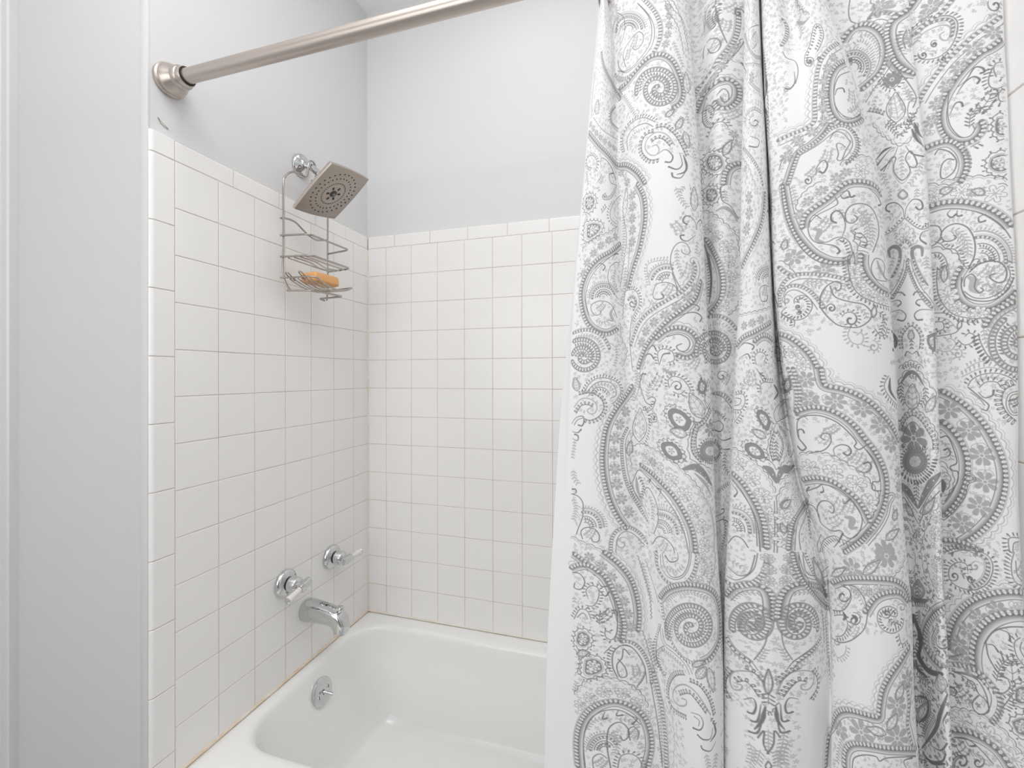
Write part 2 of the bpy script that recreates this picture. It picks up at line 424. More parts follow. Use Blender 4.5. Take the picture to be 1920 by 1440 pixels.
o = MB().lathe([(.0004, .0322), (.0011, .0318), (.0011, .0308), (.0007, .0305)], HC, hn, 48, caps=False).build('center_ring', M['nickel'], sh)
o = MB().lathe([(.0006, .0122), (.0024, .0118), (.0034, .0098), (.0038, .003), (.0038, .0002)], HC, hn, 32).build('center_cap', M['black'], sh)
mb = MB()
for x0 in (-.0040, -.0009, .0022):
    mb.loft([[hp(x0, -.0022, .0037), hp(x0+.0014, -.0018, .0037), hp(x0+.0014, .0022, .0037), hp(x0, .0012, .0037)], [hp(x0, -.0022, .0042), hp(x0+.0014, -.0018, .0042), hp(x0+.0014, .0022, .0042), hp(x0, .0012, .0042)]])
mb.build('cap_emblem', M['nickel'], sh, False)

# ------------------------------------------------------------------ wire caddy hanging from the arm
ca = empty('shower_caddy', (.03, -.36, 1.55)); thing(ca, 'three-tier satin steel wire caddy hanging from the shower arm', 'shower caddy')
def wire(name, pts, r): return loc(MB().tube(pts, r, 10).build(name, M['wire'], ca))
XF = .030; YA, YB = -.4565, -.2675
rw = .0029; rt = .0021
ym = -.357
fr = [(XF+.012, -.442, 1.5535), (XF, YA, 1.600), (XF, YA, 1.700), (XF, YA, 1.862), (XF, YA+.009, 1.893), (XF, YA+.032, 1.916), (XF+.001, YA+.060, 1.924), (XF+.006, YA+.078, 1.922),
      (XF+.012, -.3735, 1.928), (XF+.015, -.3735, 1.948), (XF+.016, -.3715, 1.965), (XF+.016, -.365, 1.9745), (XF+.016, -.3565, 1.9775), (XF+.016, -.348, 1.9745), (XF+.016, -.3415, 1.965), (XF+.015, -.3395, 1.948), (XF+.012, -.3395, 1.928),
      (XF+.004, YB-.078, 1.922), (XF, YB-.060, 1.924), (XF, YB-.032, 1.916), (XF, YB-.009, 1.893), (XF, YB, 1.862), (XF, YB, 1.700), (XF, YB, 1.600), (XF+.010, -.284, 1.5535)]
wire('frame_wire', spline(fr, 7), rw)
xb = XF-.0045
wv = spline([(xb, YA-.006, 1.765), (xb, YA+.02, 1.772), (xb, YA+.052, 1.772), (xb, YA+.085, 1.758), (xb, ym+.012, 1.748), (xb, ym+.045, 1.745), (xb, YB-.02, 1.752), (xb, YB+.006, 1.760)], 7)
wire('wave_wire', wv, rw)
wire('guard_rail', rounded([(xb, YA-.006, 1.7145), (.1175, -.4505, 1.7135), (.1235, -.281, 1.7135), (xb, YB+.004, 1.7125)], .016), rw)
# flat rack
ra = rounded([(xb, YA-.006, 1.6525), (.124, -.4485, 1.6525), (.129, -.2815, 1.6525), (xb, YB+.004, 1.6525)], .016)
rack = wire('rack', ra, rw)
def sub(name, pts, r, par):
    return MB().tube(pts, r, 8).build(name, M['wire'], par)
for i, x in enumerate((.045, .065, .086, .107)):
    w_ = .010*(1 if i in (1, 2) else 0)
    a, b = -.453+.002*i*.3, -.270-.004*i*.6
    q = [(x, a+(b-a)*t, 1.6515-.0018+0*t) for t in np.linspace(0, 1, 9)]
    q = [(px+w_*math.sin(2*math.pi*t)*1.1, py, pz-.004*math.sin(math.pi*t)*(1 if w_ else .3)) for (px, py, pz), t in zip(q, np.linspace(0, 1, 9))]
    sub('rack_wire', spline(q, 4), rt, rack)
# soap dish with sagging rods
ZD = 1.591
def sag(y): t = (y-YA)/(YB-YA); return -.021*math.sin(math.pi*min(max(t, 0), 1))**.8
fp = [(.136, -.4385+.153*t, ZD+sag(-.4385+.153*t)+.004*(abs(2*t-1))**2) for t in np.linspace(0, 1, 9)]
dish = wire('soap_dish', spline([(xb, YA-.006, ZD), (.06, YA+.001, ZD), (.105, -.4535, ZD), (.126, -.449, ZD)]+fp+[(.126, -.2765, ZD-.001), (.08, -.270, ZD-.001), (xb, YB+.004, ZD)], 5), rw*.9)
for x in (.052, .066, .080, .094, .108, .121):
    q = [(x, YA+.003+(YB-YA-.006)*t, ZD-.002+sag(YA+.003+(YB-YA-.006)*t)) for t in np.linspace(0, 1, 17)]
    sub('dish_rod', q, rt*.85, dish)
for x in (.052, .098):
    y0 = YA+.002
    q = [(x-.004, y0+.014, ZD-.006), (x-.005, y0, ZD+.003), (x-.005, y0-.010, ZD+.010), (x, y0-.014, ZD+.0125), (x+.005, y0-.010, ZD+.010), (x+.005, y0, ZD+.003), (x+.004, y0+.014, ZD-.006)]
    sub('dish_hook', spline(q, 5), rt*.9, dish)
wire('bottom_rail', rounded([(xb+.008, -.447, 1.556), (.112, -.431, 1.555), (.130, -.3185, 1.555), (xb, -.302, 1.5565), (xb+.006, -.284, 1.5525)], .014), rw)
# soap bar
bm = bmesh.new(); bmesh.ops.create_cube(bm, size=1)
bmesh.ops.scale(bm, vec=(.056, .112, .031), verts=bm.verts)
bmesh.ops.bevel(bm, geom=bm.edges[:], offset=.0085, segments=4, affect='EDGES', profile=.55)
me = bpy.data.meshes.new('soap_bar'); bm.to_mesh(me); bm.free(); me.materials.append(M['soap'])
me.polygons.foreach_set('use_smooth', [True]*len(me.polygons))
so = link(bpy.data.objects.new('soap_bar', me)); so.location = (.0880, -.370, ZD+.0078); so.rotation_euler = (math.radians(2), math.radians(-4), math.radians(2))
thing(so, 'amber bar of soap lying in the wire dish of the shower caddy', 'soap')

# ------------------------------------------------------------------ curtain rod
RY, RZ = -.757, 1.982
rod = empty('curtain_rod', (0, RY, RZ)); thing(rod, 'brushed nickel curtain rod spanning the tub alcove between two stepped flanges', 'curtain rod')
loc(MB().lathe([(.012, .0132), (.25, .0132)], (0, RY, RZ), (1, 0, 0), 32).build('inner_tube', M['nickel'], rod))
loc(MB().lathe([(.0, .0158), (W-.05-.062, .0158), (W-.05-.062, .013), (W-.05, .013)], (.05, RY, RZ), (1, 0, 0), 40).build('outer_tube', M['nickel'], rod))
fl = [(-.0055, .0355), (.0005, .0365), (.0035, .0365), (.0055, .0345), (.0065, .0335), (.0085, .0345), (.012, .0340), (.020, .0300), (.027, .0262), (.030, .0250), (.0315, .0256), (.040, .0248), (.0425, .0238), (.0435, .0222), (.0505, .0218), (.053, .0208), (.0532, .0195)]
loc(MB().lathe(fl, (0, RY, RZ), (1, 0, 0), 48).build('flange', M['nickel'], rod))
loc(MB().lathe([(.050, .0196), (.0537, .0196), (.0537, .0159)], (0, RY, RZ), (1, 0, 0), 40).build('flange_gasket', M['dark'], rod))
loc(MB().lathe(fl, (W, RY, RZ), (-1, 0, 0), 48).build('flange', M['nickel'], rod))
loc(MB().lathe([(.050, .0196), (.0537, .0196), (.0537, .0159)], (W, RY, RZ), (-1, 0, 0), 40).build('flange_gasket', M['dark'], rod))
# ------------------------------------------------------------------ camera
F_PX = 825.419; CAM = np.array([1.03873, -1.50126, 1.30286]); YAW, PIT, ROL = -.289013, .0019034, -.0019563; CYP = 720-16.6225
_F = np.array([math.sin(YAW)*math.cos(PIT), math.cos(YAW)*math.cos(PIT), math.sin(PIT)])
_R = np.array([math.cos(YAW), -math.sin(YAW), 0]); _U = np.cross(_R, _F)
_R, _U = _R*math.cos(ROL)+_U*math.sin(ROL), _U*math.cos(ROL)-_R*math.sin(ROL)
cd = bpy.data.cameras.new('camera'); cam = bpy.data.objects.new('camera', cd); COL.objects.link(cam)
cd.sensor_fit = 'HORIZONTAL'; cd.sensor_width = 36; cd.lens = F_PX/1920*36; cd.shift_y = -16.6225/1920; cd.clip_start = .02
Mx = Matrix.Identity(4)
for i in range(3): Mx[i][0], Mx[i][1], Mx[i][2], Mx[i][3] = _R[i], _U[i], -_F[i], CAM[i]
cam.matrix_world = Mx; SC.camera = cam
def pix(w):
    d = np.asarray(w)-CAM; z = d@_F
    return 960+F_PX*(d@_R)/z, CYP-F_PX*(d@_U)/z, z
def ray_y(x, y, Y):
    d = _F+_R*(x-960)/F_PX-_U*(y-CYP)/F_PX; t = (Y-CAM[1])/d[1]; return CAM+t*d
# ------------------------------------------------------------------ shower curtain
def T(s):
    """'y,x y,x ...' -> arrays"""
    a = np.array([[float(q) for q in p.split(',')] for p in s.split()]); return a[:, 0], a[:, 1]
YS = np.array([0, 60, 120, 180, 240, 345, 450, 560, 690, 800, 900, 985, 1040, 1100, 1150, 1250, 1340, 1440.])
def at(s): y, x = T(s); return np.interp(YS, y, x)
E0 = at('0,1123 100,1115 215,1103 300,1098 390,1088 480,1080 550,1074 620,1067 690,1059 770,1051 860,1046 950,1040 1035,1035 1150,1029 1250,1025 1440,1021')
E1 = at('0,1127 100,1119 215,1106 345,1096 480,1083 600,1075 690,1071.5 760,1071 900,1069.5 1035,1069.5 1150,1071 1250,1073 1440,1077')
V_ = at('0,1141 60,1152 120,1156 200,1157 345,1161 450,1168 580,1174 690,1178 800,1190 900,1200 1035,1206 1150,1220 1300,1237 1440,1249')
C1 = at('0,1291 100,1297 165,1303 240,1307 345,1314 480,1321 560,1324 690,1333 860,1338 1000,1343 1150,1353 1250,1356 1440,1357')
C2 = at('0,1395 100,1395 345,1389 560,1386 690,1377 800,1374 900,1370 1035,1363 1100,1359 1200,1358 1440,1358')
C3 = at('0,1421 100,1425 170,1428 240,1433 345,1435 480,1440 560,1443 640,1447 690,1450 800,1456 900,1474 985,1494 1035,1508 1150,1520 1300,1522 1440,1518')
CV = at('0,1425 240,1438 345,1442 480,1446 600,1454 690,1461 760,1470 870,1488 930,1500 1040,1543 1150,1553 1300,1556 1440,1552')
C4 = at('0,1429 200,1436 290,1443 345,1449 470,1452 530,1454 600,1461 690,1471 740,1484 870,1498 930,1509 985,1531 1040,1552 1150,1561 1300,1564 1440,1560')
C5 = at('0,1546 80,1579 145,1601 200,1616 265,1633 345,1652 420,1659 560,1667 690,1679 760,1682 860,1688 960,1693 1035,1700 1150,1711 1300,1714 1400,1721 1440,1725')
C6 = at('0,1702 100,1712 165,1720 260,1731 345,1739 430,1743 500,1747 600,1753 690,1757 800,1761 900,1765 1035,1769 1130,1773 1200,1777 1350,1782 1440,1786')
E9 = at('0,1881 100,1885 180,1893 345,1896 450,1902 560,1907 690,1909 800,1911 900,1909 960,1911 1035,1914 1150,1921 1300,1931 1440,1939')
def mixc(a, b, t): return a+(b-a)*t
CTRL = []     # (x(y), d(y)) ; d towards the room
def cp(x, d): CTRL.append((x, at(d)))
cp(E0, '0,-.045 345,-.042 690,-.026 1035,-.010 1440,-.004')
cp(mixc(E0, E1, .5), '0,-.022 345,-.020 690,-.010 1035,.001 1440,.004')
cp(E1, '0,-.002 690,.004 1440,.010')
cp(mixc(E1, V_, .33), '0,.006 345,.010 1440,.016')
cp(mixc(E1, V_, .72), '0,-.004 345,.004 1440,.006')
cp(V_, '0,-.020 120,-.022 345,-.016 690,-.012 1440,-.006')
cp(mixc(V_, C1, .12), '0,.000 345,-.002 1440,.002')
cp(mixc(V_, C1, .35), '0,.020 345,.022 1440,.022')
cp(mixc(V_, C1, .62), '0,.028 345,.032 1440,.034')
cp(mixc(V_, C1, .86), '0,.022 345,.026 1440,.028')
cp(C1, '0,.002 345,.006 1440,.006')
cp(C1-9, '0,-.022 1440,-.022')
cp(mixc(C1, np.maximum(C2, C1+2), .12), '0,-.036 345,-.034 690,-.034 1100,-.034 1440,-.034')
cp(mixc(C1, C2, .5), '0,.004 345,-.004 560,-.012 690,-.020 900,-.026 1100,-.030 1440,-.030')
cp(C2+5, '0,-.018 345,-.022 690,-.030 1440,-.032')
cp(C2, '0,-.006 345,-.004 690,.000 1440,-.004')
cp(mixc(C2, C3, .22), '0,.008 690,.012 900,.014 1440,.014')
cp(mixc(C2, C3, .55), '0,.014 690,.016 900,.026 1440,.030')
cp(C3, '0,.004 560,.004 690,.004 800,.006 900,.018 1040,.018 1440,.016')
cp(CV, '0,-.036 690,-.038 800,-.036 900,-.026 985,-.014 1040,-.010 1440,-.008')
cp(C4, '0,.000 690,.002 900,-.006 1040,.000 1440,.000')
cp(mixc(C4, C5, .22), '0,.006 60,.010 120,.016 345,.020 1440,.020')
cp(mixc(C4, C5, .42), '0,-.012 60,-.006 120,.012 200,.026 345,.030 1440,.030')
cp(mixc(C4, C5, .62), '0,.016 60,.020 120,.026 345,.034 1440,.034')
cp(mixc(C4, C5, .86), '0,.022 345,.028 1440,.027')
cp(C5, '0,.006 345,.010 1440,.008')
cp(C5-8, '0,-.020 345,-.020 1440,-.022')
cp(C5+3, '0,-.034 345,-.032 690,-.036 1440,-.044')
cp(mixc(C5, C6, .45), '0,-.014 345,-.008 690,-.012 1035,-.020 1440,-.026')
cp(mixc(C5, C6, .8), '0,-.004 345,.002 690,.002 1440,-.004')
cp(C6, '0,-.006 345,-.002 690,-.002 1440,-.006')
cp(C6-mixc(2., 7., np.clip(YS/690, 0, 1)), '0,-.012 345,-.014 690,-.022 1440,-.030')
cp(C6+6, '0,-.012 345,-.018 690,-.030 1440,-.042')
cp(mixc(C6, E9, .40), '0,.000 345,-.006 690,-.012 1440,-.020')
cp(mixc(C6, E9, .75), '0,.004 345,.002 690,.000 1440,-.004')
cp(mixc(C6, E9, .95), '0,.000 690,.000 1440,.000')
cp(E9, '0,-.004 690,-.004 1440,-.002')

ZB_, ZT_ = .17, 1.945
NZ = 300; zr = np.linspace(ZT_, ZB_, NZ)
def base_y(x, y): return -.781-.042*np.clip(y/1440, 0, 1.3)-.020*np.clip((x-1650)/250, 0, 1)
cx_ = np.zeros((len(CTRL), NZ)); cy_ = np.zeros((len(CTRL), NZ))
for k, (x, d) in enumerate(CTRL):
    pts = np.array([ray_y(x[i], YS[i], base_y(x[i], YS[i])-d[i]) for i in range(len(YS))])
    o = np.argsort(pts[:, 2]); z_, X_, Y_ = pts[o, 2], pts[o, 0], pts[o, 1]
    cx_[k] = np.interp(zr, z_, X_); cy_[k] = np.interp(zr, z_, Y_)
    sl = (X_[3]-X_[0])/(z_[3]-z_[0])*.5; lo = zr < z_[0]; cx_[k][lo] = X_[0]+sl*(zr[lo]-z_[0])
# smooth each control line along the height
def smooth(a, n):
    kx = np.hanning(2*n+3)[1:-1]; kx /= kx.sum(); p = np.pad(a, ((0, 0), (n, n)), mode='edge')
    p[:, :n] = 2*a[:, :1]-a[:, n:0:-1]; p[:, -n:] = 2*a[:, -1:]-a[:, -2:-n-2:-1]
    return np.stack([np.convolve(r, kx, 'valid') for r in p])
cx_, cy_ = smooth(cx_, 7), smooth(cy_, 7)
SUB = 12
def cr_rows(a):
    K = a.shape[0]; out = []
    for i in range(K-1):
        p0 = a[max(i-1, 0)]; p1 = a[i]; p2 = a[i+1]; p3 = a[min(i+2, K-1)]
        for s in range(SUB):
            t = s/SUB; m1 = (p2-p0)*.5*TEN; m2 = (p3-p1)*.5*TEN
            out.append((2*t**3-3*t**2+1)*p1+(t**3-2*t**2+t)*m1+(-2*t**3+3*t**2)*p2+(t**3-t**2)*m2)
    out.append(a[-1]); return np.array(out)
TEN = .92
GX, GY = cr_rows(cx_), cr_rows(cy_); NC = GX.shape[0]
# small vertical ripples of real cloth
uu = np.arange(NC)[:, None]/NC; zz_ = zr[None, :]
GY = GY+.0009*np.sin(uu*61+zz_*3.1)*np.sin(zz_*7.3+uu*19)+.0006*np.sin(uu*23-zz_*17)
GX = np.minimum(GX, W-.004)
seg = np.hypot(np.diff(GX, axis=0), np.diff(GY, axis=0)); vis = (zr > .62) & (zr < 1.93)
U_ = np.concatenate([[0], np.cumsum(seg[:, vis].mean(1))]); UMAX = U_[-1]
# pixel position of every cloth vertex seen from the photograph's camera (used to place the print's motifs on the cloth)
PW = np.stack([GX, GY, np.broadcast_to(zr, GX.shape)], -1)
PX, PYY, PZ = pix(PW)
def cloth_uv(x, y, ref=None):
    """cloth coordinates (u, z) of the foremost cloth point at photo position (x, y)"""
    z = CAM[2]-(y-CYP)*.79/F_PX; best = None
    for it in range(4):
        r = (ZT_-z)/(ZT_-ZB_)*(NZ-1); r = min(max(r, 0), NZ-1.001); i = int(r); f = r-i
        px = PX[:, i]*(1-f)+PX[:, i+1]*f; pz = PZ[:, i]*(1-f)+PZ[:, i+1]*f
        s = px-x; c = np.nonzero((s[:-1] <= 0) != (s[1:] <= 0))[0]
        if len(c) == 0: return None
        t = -s[c]/(s[c+1]-s[c]+1e-12); dep = pz[c]+(pz[c+1]-pz[c])*t
        j = np.argmin(dep); best = (c[j], t[j]); z = CAM[2]-(y-CYP)*dep[j]/F_PX
    k, t = best; return U_[k]+(U_[k+1]-U_[k])*t, z
# ------------------------------------------------------------------ the printed paisley, drawn in cloth millimetres
TPX = .5                                    # mm per print cell
PWID = int(UMAX*1000/TPX)+2; PHEI = int((ZT_-ZB_)*1000/TPX)+2
INK = np.zeros((PHEI, PWID), np.float32)
HEM = U_[2*SUB]
def tex(u, z): return np.array([u*1000/TPX, (ZT_-z)*1000/TPX])

def paint(pts, rad, tone, knock=False):
    """pts (N,2) in cells, rad (N,) in cells"""
    if len(pts) == 0: return
    rm = int(math.ceil(rad.max()+1)); lo = np.floor(pts.min(0)).astype(int)-rm-1; hi = np.ceil(pts.max(0)).astype(int)+rm+2
    lo = np.maximum(lo, 0); hi = np.minimum(hi, [PWID, PHEI])
    if (hi <= lo).any(): return
    w, h = hi-lo; cov = np.zeros(w*h, np.float32); b = np.floor(pts).astype(int)
    for dy in range(-rm, rm+2):
        for dx in range(-rm, rm+2):
            ix = b[:, 0]+dx; iy = b[:, 1]+dy
            c = rad+.5-np.hypot(ix-pts[:, 0], iy-pts[:, 1])
            k = (c > 0) & (ix >= lo[0]) & (ix < hi[0]) & (iy >= lo[1]) & (iy < hi[1])
            if k.any(): np.maximum.at(cov, (iy[k]-lo[1])*w+ix[k]-lo[0], np.minimum(c[k], 1).astype(np.float32))
    put(cov.reshape(h, w), lo, tone, knock)
def put(cov, lo, tone, knock):
    h, w = cov.shape; v = INK[lo[1]:lo[1]+h, lo[0]:lo[0]+w]
    if knock: v[:] = v*(1-cov)+tone*cov
    else: np.maximum(v, cov*tone, out=v)

def dense(p, step=.6):
    d = np.hypot(*np.diff(p, axis=0).T); s = np.concatenate([[0], np.cumsum(d)])
    if s[-1] < 1e-6: return p[:1]
    t = np.linspace(0, s[-1], max(2, int(s[-1]/step)+1))
    return np.stack([np.interp(t, s, p[:, 0]), np.interp(t, s, p[:, 1])], 1)
def strokes(paths, w, tone, knock=False, taper=None):
    """w in mm"""
    P, R = [], []
    for p in paths:
        if len(p) < 2: continue
        q = dense(p); P.append(q); r = np.full(len(q), w/2/TPX)
        if taper is not None: r = r*np.interp(np.linspace(0, 1, len(q)), np.linspace(0, 1, len(taper)), taper)
        R.append(r)
    if P: paint(np.concatenate(P), np.concatenate(R), tone, knock)
def fill(poly, tone, knock=True):
    lo = np.maximum(np.floor(poly.min(0)).astype(int)-1, 0); hi = np.minimum(np.ceil(poly.max(0)).astype(int)+2, [PWID, PHEI])
    if (hi <= lo).any(): return
    X, Y = np.meshgrid(np.arange(lo[0], hi[0]), np.arange(lo[1], hi[1])); ins = np.zeros(X.shape, bool)
    q = np.roll(poly, -1, 0)
    for (x1, y1), (x2, y2) in zip(poly, q):
        if y1 == y2: continue
        c = ((y1 > Y) != (y2 > Y)) & (X < (x2-x1)*(Y-y1)/(y2-y1)+x1); ins ^= c
    put(ins.astype(np.float32), lo, tone, knock)

# --- from photo crops to cloth cells
ORG = {'A': (1020, 0, 4.174), 'B': (1460, 0, 4.174), 'C': (1020, 345, 4.174), 'D': (1460, 345, 4.174), 'E': (1020, 690, 4.174),
       'F': (1460, 690, 4.174), 'G': (1000, 1035, 3.556), 'H': (1440, 1035, 3.556)}
CUR_ = [0, 0, 1.]
def K(c): CUR_[:] = ORG[c]
def rd(s):
    if not isinstance(s, str): return np.asarray(s, float)
    return np.array([[float(q) for q in p.split(',')] for p in s.split()])
def cells(pp):
    """photo px polyline -> list of cloth-cell polylines, split where the cloth folds away"""
    out, cur = [], []
    for x, y in pp:
        r = cloth_uv(x, y)
        if r is None or r[0] < HEM:
            if len(cur) > 1: out.append(np.array(cur))
            cur = []; continue
        c = tex(*r)
        if cur and abs(c[0]-cur[-1][0]) > 28:
            if len(cur) > 1: out.append(np.array(cur))
            cur = []
        cur.append(c)
    if len(cur) > 1: out.append(np.array(cur))
    return out
def path(s, n=None, straight=False):
    p = rd(s)/CUR_[2]+np.array(CUR_[:2])
    if len(p) > 2 and not straight: p = spline(p, 6)
    q = dense(p, 2.2); return cells(q)
def pt(x, y):
    r = cloth_uv(x/CUR_[2]+CUR_[0], y/CUR_[2]+CUR_[1])
    return None if r is None else tex(*r)
def norm(p):
    t = np.gradient(p, axis=0); t /= np.hypot(t[:, 0], t[:, 1])[:, None]+1e-9
    return np.stack([t[:, 1], -t[:, 0]], 1)
def smo(p, n=2):
    if len(p) < 6: return p
    for _ in range(n): p = np.concatenate([p[:1], (p[:-2]+2*p[1:-1]+p[2:])/4, p[-1:]])
    return p
def off(p, d): return smo(p+norm(smo(p))*(d/TPX))
def stations(p, per, ph=.5):
    d = np.hypot(*np.diff(p, axis=0).T); s = np.concatenate([[0], np.cumsum(d)]); L_ = s[-1]; n = max(1, int(round(L_*TPX/per)))
    t = (np.arange(n)+ph)*L_/n; x = np.stack([np.interp(t, s, p[:, 0]), np.interp(t, s, p[:, 1])], 1); nn = norm(p)
    m = np.stack([np.interp(t, s, nn[:, 0]), np.interp(t, s, nn[:, 1])], 1); m /= np.hypot(m[:, 0], m[:, 1])[:, None]+1e-9
    return x, m
DK, MD, LT = .84, .52, .34
# --- motif pieces; lengths in mm
def L(s, w=1.15, tone=DK, taper=None): strokes([q for q in path(s)], w, tone, taper=taper)
def LD(s, gap=2.6, w=1.0, tone=DK):
    for q in path(s): strokes([off(q, gap/2), off(q, -gap/2)], w, tone)
def H_(s, w=1.2, tone=DK, ball=2.6):
    P = path(s); strokes(P, w, tone, taper=[.7, 1, 1.5, 1.9])
    if P: e = P[-1][-1:]; paint(e, np.array([ball/2/TPX]), tone)
def pearls(q, o, r=1.9, per=5.2, tone=DK):
    c = off(q, o); strokes([c], 2*r+1.7, tone*.86)
    x, m = stations(c, per); P = [np.stack([a-b*(r*.55/TPX), a+b*(r*.45/TPX)]) for a, b in zip(x, m)]
    strokes(P, r*1.5, .0, True); strokes([np.stack([a-b*(r*.25/TPX), a+b*(r*.15/TPX)]) for a, b in zip(x, m)], r*.42, tone*.55)
def grad(q, o0, o1, t0, t1):
    for i in range(6):
        t = i/5; strokes([off(q, o0+(o1-o0)*t)], abs(o1-o0)/5+.7, t0+(t1-t0)*t)
def scal(q, o, per=11, amp=2.6, w=.9, tone=MD, s=1):
    c = off(q, o); d = np.hypot(*np.diff(c, axis=0).T); a = np.concatenate([[0], np.cumsum(d)])*TPX
    n = max(1, round(a[-1]/per)); c2 = dense(c, 1.); d = np.hypot(*np.diff(c2, axis=0).T); a = np.concatenate([[0], np.cumsum(d)])*TPX
    wv = np.abs(np.sin(math.pi*a*n/max(a[-1], 1e-6)))**.8*amp*s
    strokes([c2+norm(smo(c2))*(wv/TPX)[:, None]], w, tone)
def fringe(q, o, ln=3.4, per=4.2, w=1.5, tone=DK, lean=.35):
    x, m = stations(off(q, o), per); sg = 1 if o >= 0 else -1
    P = []
    for a, b in zip(x, m):
        t = np.array([-b[1], b[0]]); e = a+(b*sg+t*lean)*(ln/TPX); P.append(np.stack([a, (a+e)/2, e]))
    strokes(P, w, tone, taper=[.45, 1, 1.1])
def B(s, sd=1, sc=2, gr=1, inner=1, k=1.):
    """pearl-bordered band: shaded stripe, pearl row, line and scallops on side sd"""
    for q in path(s):
        if len(q) < 4: continue
        q = smo(q, 4)
        if gr: grad(q, -sd*3.4*k, sd*1.0*k, .18, .88)
        pearls(q, sd*2.9*k, 1.75*k, 5.0*k)
        strokes([off(q, sd*6.3*k)], .8, MD)
        if inner: strokes([off(q, -sd*5.0*k)], 1.0, DK)
        if sc >= 1: scal(q, sd*8.0*k, 11*k, 2.8*k, .95, MD, sd)
        if sc >= 2: scal(q, sd*10.8*k, 11*k, 3.0*k, .8, LT, sd)
def P_(s, sd=1, r=1.7, per=4.9):
    for q in path(s):
        if len(q) > 3: q = smo(q, 3); pearls(q, 0, r, per); strokes([off(q, sd*3.4)], .8, MD)
def S(s, per=8, amp=1.8, w=1.0, tone=DK, sd=1):
    for q in path(s):
        if len(q) > 3: scal(q, 0, per, amp, w, tone, sd)
def S2(s, sd=1): S(s, 10, 2.4, 1.0, DK, sd); [scal(q, -sd*2.6, 10, 2.2, .8, MD, sd) for q in path(s) if len(q) > 3]
def FR(s, sd=1, ln=3.4, per=4.4, w=1.6, tone=DK, line=1):
    for q in path(s):
        if len(q) < 3: continue
        if line: strokes([q], 1.1, tone)
        fringe(q, sd*1.2, ln, per, w, tone)
def ovals(s, sd=1, ln=3.6, per=4.8, tone=DK):
    for q in path(s):
        if len(q) < 3: continue
        x, m = stations(off(q, sd*.8), per)
        strokes([np.stack([a+b*sd*.6/TPX, a+b*sd*ln/TPX]) for a, b in zip(x, m)], 3.0, tone*.95)
        strokes([np.stack([a+b*sd*1.4/TPX, a+b*sd*(ln-.8)/TPX]) for a, b in zip(x, m)], 1.1, 0., True)
        strokes([q], 1.1, tone)
def flower(c, r, tone=MD, n=7, rot=0., outline=False):
    P = []
    for k in range(n):
        a = rot+2*math.pi*k/n; d = np.array([math.cos(a), math.sin(a)]); P.append(np.stack([c+d*r*.34/TPX, c+d*r*.95/TPX]))
    if outline:
        strokes(P, r*.68, DK*.8); strokes(P, r*.68-1.5, 0., True)
        for k in range(n): pass
        strokes([c+np.array([[math.cos(t), math.sin(t)] for t in np.linspace(0, 6.3, 9)])*r*.2/TPX], 1.0, MD)
        strokes([np.stack([p[0], (p[0]+p[1])/2]) for p in P], 1.1, MD)
    else:
        strokes(P, r*.52, tone, taper=[.45, 1.0, 1.15])
        paint(np.array([c]), np.array([r*.26/TPX]), 0., True); paint(np.array([c]), np.array([r*.18/TPX]), tone)
def FL(x, y, r=7, tone=MD, n=7, rot=.2, o=False):
    n = int(n)
    c = pt(x, y)
    if c is not None: flower(c, r, tone, n, rot, o)
def leafpair(c, d, r, tone=MD):
    nrm_ = np.array([-d[1], d[0]])
    for s in (1, -1):
        a = c+d*.1*r/TPX; tip = c+(d*.75+nrm_*s*.8)*r/TPX; mid = (a+tip)/2+(d*.28-nrm_*s*.12)*r/TPX; mid2 = (a+tip)/2+(-d*.18+nrm_*s*.2)*r/TPX
        strokes([spline(np.array([a, mid, tip]), 5), spline(np.array([a, mid2, tip]), 5)], .8, tone)
def FLW(s, r=6.4, per=21., tone=MD):
    """flowers and leaf sprays alternating along a strip"""
    for q in path(s):
        if len(q) < 4: continue
        q = smo(q, 4); x, m = stations(q, per/2)
        strokes([q], .75, LT)
        for i, (a, b) in enumerate(zip(x, m)):
            t = np.array([-b[1], b[0]])
            if i % 2 == 0: paint(np.array([a]), np.array([r*.9/TPX]), 0., True); flower(a, r, tone, 7, i*.7, o_alt(i))
            else:
                leafpair(a, t, r*.95); leafpair(a+t*r*.55/TPX, t, r*.6)
                strokes([np.stack([a-t*r/TPX, a-t*r*.45/TPX])], 2.2, tone)
FLOUT = [False]
def o_alt(i): return FLOUT[0]
def VN(s, size=2.9, per=4.6, tone=MD, w=1.5):
    """small leafy vine"""
    for q in path(s):
        if len(q) < 3: continue
        strokes([q], .8, tone); x, m = stations(q, per); P = []
        for i, (a, b) in enumerate(zip(x, m)):
            t = np.array([-b[1], b[0]])
            for sg in (1, -1): P.append(np.stack([a+b*sg*.5/TPX, a+(b*sg*.85+t*.6)*size/TPX]))
        strokes(P, w, tone, taper=[.6, 1.1, 1])
